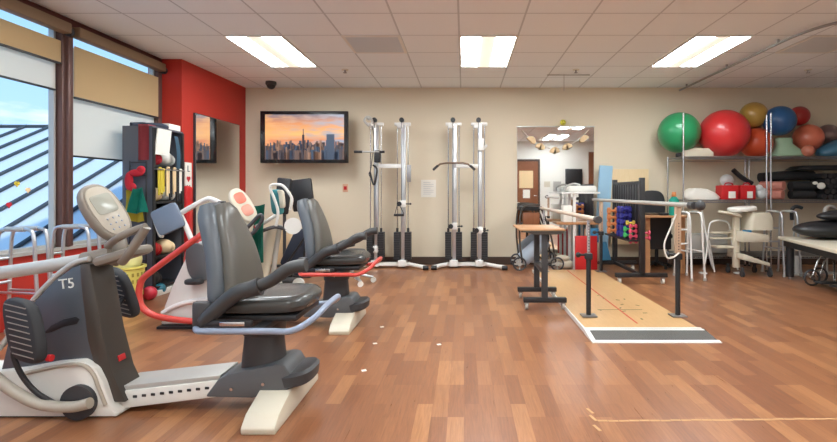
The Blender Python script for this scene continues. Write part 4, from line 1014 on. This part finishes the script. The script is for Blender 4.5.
# plywood board, desk, chair
tag(B().box((ax(631, 7.3), 7.36, .90), (ax(650, 7.3)-ax(612, 7.3), .03, 1.15), .004).build('plywood_panel', M['plyl']), 'pale plywood panel on the back wall behind the black rack', 'board')
bpy.data.objects['plywood_panel'].location.z = 0
t = thing('desk', 'wooden desk with light laminate top behind the dumbbell rack', 'desk', (2.9, 6.85, 0))
B().b2(2.42, 3.07, 6.5, 6.96, .775, .805, .004).build('desk_top', M['desk'], t)
for xx in (2.5, 2.98):
    B().b2(xx, xx+.06, 6.6, 6.72, 0, .775).build('panel_leg', M['desk'], t)
B().b2(2.56, 2.98, 6.9, 6.92, .3, .775).build('modesty_panel', M['black'], t)
t = thing('office_chair', 'black office chair tucked at the wooden desk', 'chair', (2.78, 6.8, 0))
cxx, cyy = 2.86, 7.13
slab(B(), (cxx, cyy+.16, .93), (1, 0, 0), (0, .1, 1), .19, .22, .06, 3).build('backrest', M['blackm'], t)
slab(B(), (cxx, cyy, .48), (1, 0, 0), (0, 1, 0), .2, .21, .07, 3).build('seat', M['blackm'], t)
b = B().cyl((cxx, cyy, .06), (cxx, cyy, .46), .025).tube([(cxx, cyy+.1, .46), (cxx, cyy+.21, .5), (cxx, cyy+.2, .85)], .016)
for i in range(5):
    a = i*2*PI/5; b.tube([(cxx, cyy, .09), (cxx+.19*math.cos(a), cyy+.19*math.sin(a), .05)], .014)
b.build('base', M['black'], t)
for i in range(5):
    a = i*2*PI/5; c = V((cxx+.19*math.cos(a), cyy+.19*math.sin(a), .025)); B().cyl(c-V((.012, 0, 0)), c+V((.012, 0, 0)), .025).build('caster', M['blackm'], t)
# desk things
def bottle(x, y, z, h, r, m, mc, lab):
    t = thing('bottle', lab, 'bottle', (x, y, z)); B().lathe([(r, 0), (r, h*.65), (r*.5, h*.78), (r*.4, h*.8)], (x, y, z), 16).build('bottle_body', m, t)
    B().lathe([(r*.45, h*.8), (r*.5, h*.82), (r*.4, h), (.0, h)], (x, y, z), 14).build('cap', mc, t)
bottle(ax(674, 6.6), 6.6, .806, .32, .065, M['teal'], orange, 'teal bottle with orange top on the wooden desk')
tag(B().b2(ax(660, 6.55), ax(668, 6.55), 6.52, 6.62, .806, .84, .006).build('stapler', M['black']), 'small black box on the desk left of the teal bottle', 'box')
tag(B().b2(ax(645, 6.7), ax(659, 6.7), 6.6, 6.85, .806, .83, .003).build('notebook', M['bronze']), 'brown notebook lying on the wooden desk', 'book')
# white cable loop on riser
tag(B().tube([(1.84, 4.17, .93), (1.78, 4.13, .82), (1.72, 4.12, .68), (1.74, 4.12, .57), (1.80, 4.14, .56), (1.86, 4.15, .6)], .007, n=8).build('looped_cord', M['paper']), 'white looped cord hanging from the right parallel bar post', 'cord')
bpy.data.objects['looped_cord'].location = (0, 0, .0)

# blue board leaning
t = thing('foam_board', 'tall pale blue foam board leaning on the back wall beside the mirror', 'board', (ax(605, 7.3), 7.3, 0))
B().box(((ax(597, 7.3)+ax(611, 7.3))/2, 7.35, .78), (.2, .05, 1.5), .01, Matrix.Rotation(.06, 4, 'Y')).build('board', M['blueb'], t)

# white leg table with device
Yq = 7.0
t = thing('utility_table', 'white legged table with a tan top in front of the mirror', 'table', (ax(580, Yq), Yq, 0))
xa, xb = ax(556, Yq), ax(600, Yq)
B().b2(xa, xb, 6.9, 7.3, .655, .69, .006).build('table_top', M['desk'], t)
for xx in (ax(572, Yq), ax(585, Yq), xb-.04):
    for yy in (6.93, 7.26): B().b2(xx, xx+.035, yy-.017, yy+.017, 0, 1.1 if (xx < 1.6) else .655).build('leg', M['white'], t)
B().b2(ax(560, Yq), ax(598, Yq), 6.88, 7.25, 1.1, 1.125, .005).build('upper_shelf', M['white'], t)
c = at(580, 192, 7.05); zq = 1.126
t = thing('massage_unit', 'white padded device with arched handle on the upper table shelf', 'device', (c.x, c.y, zq))
B().box((c.x+.02, 7.05, zq+.045), (.4, .22, .09), .03).build('device_body', M['whitep'], t)
B().tube([(c.x-.22, 7.05, zq+.015), (c.x-.2, 7.05, zq+.08), (c.x-.1, 7.05, zq+.12), (c.x, 7.05, zq+.1)], .015).build('handle', M['silver'], t)
tag(B().b2(ax(562, Yq), ax(571, Yq), 6.9, 7.1, .691, .93, .01).build('white_binder', M['paper']), 'white binder standing on the utility table', 'binder')
tag(B().b2(ax(589, Yq), ax(597, Yq), 6.9, 7.1, .40, .6, .01).build('blue_box', M['bluesh']), 'blue tub hanging below the utility table top', 'tub')
o = bpy.data.objects['blue_box']; o.location.z = 0
tt = thing('low_crate', 'beige crate under the utility table holding the blue tub', 'crate', (ax(593, Yq), 7, 0)); B().b2(ax(588, Yq), ax(598.5, Yq), 6.89, 7.12, 0, .399, .01).build('crate_body', M['cream'], tt)

# rollator
Yr = 6.86
t = thing('rollator', 'dark four wheeled rollator left of the parallel bars platform', 'walker', (ax(538, Yr), Yr, 0))
for dy in (-.0, .40):
    Yz = Yr+dy
    sc = .0
    B().tube([(ax(522, Yr), Yz, .15), (ax(519.5, Yr), Yz, .5), (ax(521, Yr), Yz, .84), (ax(527, Yr), Yz, .93), (ax(540, Yr), Yz, .94)], .014).build('handle_tube', M['bodyrear'], t)
    B().tube([(ax(556, Yr), Yz, .12), (ax(550, Yr), Yz, .55), (ax(541, Yr), Yz, .9)], .014).build('front_tube', M['bodyrear'], t)
    B().cyl((ax(521, Yr), Yz, .56), (ax(551, Yr), Yz, .56), .011).build('side_rail', M['bodyrear'], t)
    for px in (519.5, 557):
        w_ = B(); x = ax(px, Yr)
        for k in range(1): w_.tube([(x+.088*math.cos(a), Yz-.02, .1+.088*math.sin(a)) for a in [2*PI*i/20 for i in range(20)]], .012, closed=True, smooth=False, n=8)
        wh = w_.build('wheel', M['dark'], t)
        B().cyl((x, Yz-.03, .1), (x, Yz-.01, .1), .03).b2(x-.08, x+.08, Yz-.024, Yz-.016, .092, .108).b2(x-.008, x+.008, Yz-.024, Yz-.016, .02, .18).build('hub', M['silver'], wh)
B().b2(ax(522, Yr), ax(540, Yr), Yr, Yr+.42, .57, .6, .01).build('seat', M['blackm'], t)
B().b2(ax(520, Yr), ax(541, Yr), Yr+.02, Yr+.42, .855, .915, .02).build('backrest_strap', M['blackm'], t)
B().b2(ax(523, Yr), ax(540, Yr), Yr+.03, Yr+.06, .63, .83, .01).build('pouch', M['brownd'], t)
t = thing('foam_bolster', 'light blue-grey bolster leaning under the rollator', 'bolster', (ax(537, 7.0), 7, 0))
B().cyl((ax(523, 7.05), 7.08, .13), (ax(546, 7.05), 7.08, .42), .11, n=20).build('bolster', mat('pale_bolster', srgb(168, 180, 194), .6), t)
tag(B().ball((ax(567, 6.95), 7.02, .07), .07, (1.6, 1, 1)).ball((ax(563, 6.95), 7.0, .16), .06, (1.8, .9, .8)).build('white_sack', M['cream']), 'pale crumpled sack on the floor beside the red block', 'bag')

# ================================================================ WIRE SHELVING
def wire_shelf(x0, x1, lab, tall_left, tall_right):
    t = thing('wire_shelving', lab, 'shelving', ((x0+x1)/2, 7.18, 0)); y0, y1 = 6.78, 7.30
    for (x, y, h) in ((x0, y0, az(113, y0) if tall_left else 1.66), (x1, y0, az(115, y0) if tall_right else 1.66), (x0, y1, 1.66), (x1, y1, 1.66)):
        B().cyl((x, y, .02), (x, y, h), .0115, n=12).build('post', M['chrome'], t)
        B().cyl((x, y, 0), (x, y, .02), .02).build('foot', M['black'], t)
    for z in (.22, 1.005, 1.625):
        b = B()
        for yy in (y0, y1): b.cyl((x0, yy, z), (x1, yy, z), .006, n=8).cyl((x0, yy, z-.03), (x1, yy, z-.03), .005, n=8)
        for xx in (x0, x1): b.cyl((xx, y0, z), (xx, y1, z), .006, n=8).cyl((xx, y0, z-.03), (xx, y1, z-.03), .005, n=8)
        n_ = int((x1-x0)/.03)
        for i in range(n_+1): xx = x0+(x1-x0)*i/n_; b.b2(xx-.0015, xx+.0015, y0, y1, z+.003, z+.008)
        for i in range(0, n_, 2):
            xx = x0+(x1-x0)*i/n_; dx = (x1-x0)/n_; b.cyl((xx, y0, z-.03), (xx+dx, y0, z), .003, n=5).cyl((xx+dx, y0, z), (xx+2*dx, y0, z-.03), .003, n=5)
        b.build('shelf', M['steel'], t)
    return t
wire_shelf(3.10, 4.275, 'chrome wire shelving unit nearer the parallel bars', True, True)
wire_shelf(4.335, 5.9, 'chrome wire shelving unit at the right edge', True, False)
ST = 1.634; SM = 1.014
def sball(px, py, rpx, col, lab, rough=.35, Y=7.15, zmin=None):
    r = rpx/F*Y; c = at(px, py, Y)
    if zmin is not None: c.z = zmin+r
    tag(B().ball(c, r, u=40, v=24).build('exercise_ball', ballm('ball_paint', col)), lab, 'ball', None)
    return c, r
G_ = ST+.003
sball(679, 129.5, 20.2, (40, 146, 92), 'green exercise ball at the left end of the top shelf', Y=7.11, zmin=ST+.07)
sball(724, 134, 23.6, (206, 48, 50), 'very large red exercise ball on the top shelf', Y=7.06, zmin=G_)
sball(753.5, 115, 12.8, (178, 142, 66), 'gold exercise ball resting on other balls on the top shelf', Y=7.2)
sball(756, 144, 15, (216, 86, 52), 'red-orange ball on the top shelf below the gold ball', Y=7.22, zmin=G_)
sball(779.5, 121, 14.8, (36, 88, 140), 'dark blue exercise ball high on the top shelf', Y=7.05)
sball(799, 116, 9.6, (180, 50, 48), 'small red ball right of the dark blue ball', Y=7.3)
sball(808, 138, 13.6, (218, 118, 90), 'salmon pink exercise ball on the top shelf', Y=7.22)
sball(828, 135, 10.5, (120, 96, 92), 'grey-brown ball at the right of the top shelf', Y=7.3)
sball(808, 151, 5.8, (200, 120, 96), 'smallest ball, peach, under the salmon ball', Y=6.95, zmin=G_)
c = at(836, 150, 7.1)
tag(B().ball((c.x, c.y, ST+.13), .30, (1, .6, .42), rot=Matrix.Rotation(-.35, 4, 'Y')).build('balance_dome', ballm('dome', (62, 112, 138))), 'blue and teal balance dome at the right edge of the top shelf', 'balance trainer')
# foam bean bag
c = at(787, 150, 7.1); b = B().loft([ring((c.x+dx, c.y, z), (1, 0, 0), (0, 1, 0), rx, ry, 20, 3) for dx, z, rx, ry in ((0, ST, .20, .13), (0, ST+.03, .22, .15), (-.0, ST+.12, .16, .12), (-.04, ST+.2, .1, .08), (-.05, ST+.27, .12, .06), (-.05, ST+.29, .1, .05))])
tag(b.build('mint_bag', mat('mint_vinyl', srgb(160, 190, 160), .6)), 'pale mint green bag tied at the top on the top shelf', 'bag')
tag(B().b2(ax(680.5, 7.1), ax(710, 7.1), 6.99, 7.2, ST, ST+.13, .012).build('cream_box', M['cream']), 'cream flat box on the top shelf in front of the green ball', 'box')
tag(B().b2(ax(674, 7.1), ax(679, 7.1), 7.0, 7.06, ST, ST+.06, .012).build('black_grip', M['blackm']), 'small black grip at the left end of the top shelf', 'grip')
tag(B().box((ax(745, 7.02), 7.02, ST+.008), (.17, .07, .014), .004).build('folded_cloth', M['peach']), 'small folded cream cloth on the top shelf edge', 'cloth')
# middle shelf
b = B().loft([ring((ax(702, 7.1)+dx, 7.12, z), (1, 0, 0), (0, 1, 0), rx, .13, 24, 2.6) for dx, z, rx in ((0, SM, .24), (0, SM+.03, .27), (-.03, SM+.1, .22), (-.07, SM+.15, .14), (-.1, SM+.165, .06))])
tag(b.build('towel_pile', M['paper']), 'pile of white towels on the middle shelf above the walkers', 'towels')
for i, (a, c_) in enumerate(((720.5, 737), (739, 754))):
    xa, xb = ax(a, 7.05), ax(c_, 7.05); z = SM+.21
    t = thing('red_kit_box', 'red first aid style box with white label, %s of the two' % ('left', 'right')[i], 'box', ((xa+xb)/2, 7.1, SM), 'red boxes on the middle shelf')
    B().b2(xa, xb, 7.0, 7.2, SM, z, .012).build('box_body', M['redp'], t)
    B().b2(xa+.09, xb-.05, 6.996, 7.0, SM+.02, SM+.12).build('label', M['paper'], t)
    B().tube([(xa+.06, 7.05, z), (xa+.08, 7.05, z+.03), (xb-.08, 7.05, z+.03), (xb-.06, 7.05, z)], .008).build('handle', M['redp'], t)
def item(name, b, m, lab, cat): return tag(b.build(name, M[m] if isinstance(m, str) else m), lab, cat)
item('plastic_jar', B().ball((ax(727, 7.3), 7.31, SM+.29), .1, (1, .7, .9)).cyl((ax(727, 7.3), 7.31, SM), (ax(727, 7.3), 7.31, SM+.25), .06), 'clear', 'cloudy plastic jar behind the red boxes', 'jar')
item('black_weight_bar', B().tube([(ax(733, 7.3), 7.3, SM+.45), (ax(742, 7.3), 7.3, SM+.33), (ax(752, 7.3), 7.3, SM+.24)], .035), 'blackm', 'black padded bar leaning behind the red boxes', 'bar')
item('clear_bag', B().ball((ax(762, 7.05), 7.06, SM+.09), .085, (1, .8, 1.05)).ball((ax(759, 7.05), 7.05, SM+.17), .05), 'clear', 'crumpled clear plastic bag beside the red boxes', 'bag')
pinkm = mat('pink_foam', srgb(206, 136, 120), .75)
for i, z in enumerate((SM+.07, SM+.205)):
    x = ax(785+(-1 if i == 0 else 0), 7.0)
    item('foam_roller', B().cyl((x-.18, 7.14+.14, z), (x, 7.02, z), .066, n=24), pinkm, 'pink foam roller on the middle shelf, %s of the two' % ('lower', 'upper')[i], 'foam roller')
item('exercise_mat', B().tube([(4.50, 7.3, SM+.33), (4.9, 7.3, SM+.36), (5.3, 7.3, SM+.36)], .075), 'blackm', 'long black rolled mat above the pink rollers', 'mat')
item('exercise_mat', B().cyl((4.84, 7.12, SM+.20), (5.18, 7.12, SM+.20), .07), 'blackm', 'short black roll beside the pink rollers, upper one', 'mat')
item('exercise_mat', B().cyl((4.84, 7.12, SM+.07), (5.18, 7.12, SM+.07), .065), 'blackm', 'short black roll beside the pink rollers, lower one', 'mat')
item('foam_wedge', B().prism([(4.9, SM+.44), (5.0, SM+.50), (5.9, SM+.52), (5.9, SM+.44)], 7.1, 7.36, .01), 'black', 'black foam wedge high on the middle shelf', 'mat')
k = 0
gname = 'black tube ends stacked at the right of the middle shelf'
for r_ in range(5):
    for c_ in range(7):
        x = 5.25+c_*.088+(r_ % 2)*.044; z = SM+.042+r_*.076
        tag(B().cyl((x, 6.99, z), (x, 7.3, z), .040, n=14).build('hand_weight', M['blackm']), 'round black weight end in the stack at the right of the middle shelf', 'weight', gname)
item('white_tag_bag', B().ball((ax(822, 6.93), 6.945, SM+.2), .05, (1.2, .5, 1)).ball((ax(816, 6.93), 6.945, SM+.24), .03, (1.3, .5, .8)), 'paper', 'crumpled white paper stuck on the black weight stack', 'paper')

# under the shelving: bottom shelf boxes
item('storage_tote', B().b2(3.3, 3.85, 7.0, 7.35, .23, .5, .02), 'silver', 'grey storage tote on the bottom wire shelf', 'box')

# ---- mobility aids in front of the shelving
walker('white walker frame standing behind the near end of the right bar', ax(688, 6.3), 6.27, .16, .86, .34, .1, 'white')
Y = 6.66
t = thing('step_frame', 'white folding step stool with arched back rail', 'step stool', (ax(720, Y), Y, 0))
B().tube([at(703.5, 270, 6.6), at(707, 250, Y), at(709, 228, Y), at(713, 221.5, Y), at(726, 221.5, Y), at(730, 228, Y), at(733, 250, Y), at(738, 270, 6.6)], .012).build('arched_frame', M['white'], t)
B().tube([at(701, 205, 6.7), at(706, 235, 6.7), at(711, 262, 6.7), at(714.5, 271, 6.75)], .012).tube([at(714.5, 272, 6.72), at(709, 240, 6.75)], .012).build('rear_leg', M['white'], t)
for py in (232.5, 238): B().box(at(720, py, Y), (.25, .1, .022), .006).build('tread', M['cream'], t)
B().b2(ax(711, Y), ax(731, Y), Y-.16, Y, az(247, Y), az(245, Y), .004).build('tread', M['cream'], t)
for px in (703, 738): B().box((ax(px, 6.6), 6.6, .012), (.09, .08, .02), .006).build('foot', M['white'], t)

Y = 6.52
t = thing('commode_chair', 'beige plastic commode chair with bucket in front of the wire shelving', 'commode chair', (ax(745, Y), Y, 0))
B().b2(ax(733, Y), ax(739, Y), Y-.03, Y+.03, .1, az(214, Y), .01).build('column', M['cream'], t)
B().prism([P2(735, 230, Y), P2(761, 234, Y), P2(761, 241, Y), P2(735, 241, Y)], Y-.18, Y+.18, .012).build('seat_shell', M['cream'], t)
B().prism([P2(735, 252, Y), P2(761, 261, Y), P2(761, 264, Y), P2(735, 258, Y)], Y-.2, Y+.2, .008).build('leg_base', M['cream'], t)
slab(B(), at(742, 209, Y), (1, 0, .1), (0, 1, 0), .16, .16, .06, 3).build('seat_lid', M['whitep'], t)
slab(B(), at(730, 214, Y), (1, 0, -.25), (0, 1, 0), .14, .12, .03, 3).build('armrest', M['cream'], t)
B().cyl((ax(738, Y), Y, .2), (ax(738, Y), Y, az(216, Y)), .03).build('post', M['steel'], t)
for px in (735, 762):
    for dy in (-.17, .17): B().cyl((ax(px, Y)-.012, Y+dy, .045), (ax(px, Y)+.012, Y+dy, .045), .045, n=18).b2(ax(px, Y)-.015, ax(px, Y)+.015, Y+dy-.015, Y+dy+.015, .07, .13).build('caster', M['dark'], t)
item('beige_tub', B().loft([ring((ax(757, 6.5), 6.52, z), (1, 0, 0), (0, 1, 0), a, .15, 20, 6) for z, a in ((az(229.5, 6.5), .165), (az(220, 6.5), .165), (az(215, 6.5), .14), (az(212.5, 6.5), .12))]), 'cream', 'beige lidded tub perched on the commode chair', 'tub')
item('blue_wipes_pack', B().box(at(747, 232, 6.40), (.1, .05, .05), .006), 'bluesh', 'small blue pack on the beige commode seat', 'pack')
walker('silver walker frame between the commode chair and treatment table', ax(781, 6.58), 6.58, .22, .86, .34, .1, 'alu')
item('yellow_sock', B().ball((ax(645, 6.9), 6.9, .0), .001), 'cream', 'x', 'x'); bpy.data.objects.remove(bpy.data.objects['yellow_sock'])

# treatment table
Yn_, Yf_ = 4.84, 6.35
t = thing('treatment_table', 'low cream treatment table with black frame at the right edge', 'table', (4.7, 5.6, 0))
A = V((3.76, 4.84)); Bp = V((4.15, 6.35)); d = (Bp-A).normalized(); nrm = V((d.y, -d.x))
A = A-d*.25
pts = [A, Bp, Bp+nrm*1.25, A+nrm*1.25]
B().prism([(p.x, p.y) for p in pts], .50, .54, .006, 'Z').build('table_top', M['cream'], t)
ins = [A+d*.05+nrm*.05, Bp-d*.05+nrm*.05, Bp-d*.05+nrm*1.2, A+d*.05+nrm*1.2]
B().prism([(p.x, p.y) for p in ins], .42, .498, .0, 'Z').build('apron', M['black'], t)
for p in (Bp-d*.12+nrm*.1, A+d*.2+nrm*.55, Bp-d*.12+nrm*1.12, A+d*.12+nrm*1.12):
    B().cyl((p.x, p.y, .03), (p.x, p.y, .42), .045).build('leg', M['black'], t); B().cyl((p.x, p.y, 0), (p.x, p.y, .03), .02).build('foot', M['steel'], t)
# black cushions and bags on it
def onpt(u, v): p = Bp-d*u+nrm*v; return (p.x, p.y)
p = onpt(.25, .55); item('black_bolster', B().ball((p[0], p[1], .66), .34, (1.5, .8, .34)), 'black', 'flat black cushion on the treatment table, lower one at the back', 'cushion')
p = onpt(.95, .62); item('black_bag', B().ball((p[0], p[1], .62), .26, (1.4, .6, .3)), 'jeans', 'dark bag on the treatment table in front of the black cushion', 'bag')
p = onpt(.3, .75); item('black_blanket', B().ball((p[0], p[1], .85), .3, (1.6, .6, .26), rot=Matrix.Rotation(-.05, 4, 'Y')), 'black', 'black folded blanket topmost on the treatment table', 'blanket')
# exercise handles standing on it
for i, px in enumerate((796, 829)):
    c = at(px, 214, 6.3)
    t = thing('bar_clamp', 'black and silver hand clamp above the treatment table, %s of the two' % ('left', 'right')[i], 'clamp', c)
    B().tube([at(px-4, 220, 6.62), at(px-4, 210, 6.62), at(px, 206.5, 6.62), at(px+6, 208, 6.62)], .024).build('clamp_body', M['blackm' if i == 0 else 'silver'], t)
    B().cyl(at(px-2, 214, 6.62), (ax(px-2, 6.62), 6.62, .03), .012).build('pole', M['silver'], t)
    B().b2(ax(px-2, 6.62)-.08, ax(px-2, 6.62)+.08, 6.54, 6.7, 0, .03, .006).build('foot', M['silver'], t)
# small stool/scale white under table and wheelchair parts
Yw = 6.5; t = thing('crutch_stand', 'small white frame standing beside the table leg', 'frame', (ax(798, Yw), Yw, 0))
B().b2(ax(788, Yw), ax(808, Yw), Yw-.04, Yw+.04, .0, .03, .004).b2(ax(796, Yw), ax(799, Yw), Yw-.03, Yw+.03, .03, .26, .004).build('frame', M['white'], t)
Yw = 5.75; t = thing('wheelchair', 'silver wheelchair base with dark footrests under the treatment table', 'wheelchair', (ax(826, Yw), Yw, 0))
for px, dy in ((812, 0), (829, .15)):
    x = ax(px, Yw); B().tube([(x+.09*math.cos(a), Yw+dy, .1+.09*math.sin(a)) for a in [2*PI*i/18 for i in range(18)]], .012, closed=True, smooth=False, n=8).build('wheel', M['dark'], t)
    B().cyl((x, Yw+dy-.02, .1), (x, Yw+dy+.02, .1), .03).tube([(x, Yw+dy, .1), (x+.05, Yw+dy, .25), (x+.1, Yw+dy, .36)], .012).build('fork', M['chrome'], t)
for dy in (-.35, -.1): B().box((ax(822, Yw), Yw+dy, .06), (.26, .14, .02), .008).build('footrest', M['dark'], t)
B().tube([(ax(818, Yw), Yw-.35, .07), (ax(828, Yw), Yw-.25, .25), (ax(834, Yw), Yw-.05, .36)], .012).tube([(ax(828, Yw), Yw-.1, .07), (ax(834, Yw), Yw, .3)], .012).build('frame', M['chrome'], t)

for o in bpy.data.objects:
    if '_w' in o: del o['_w']
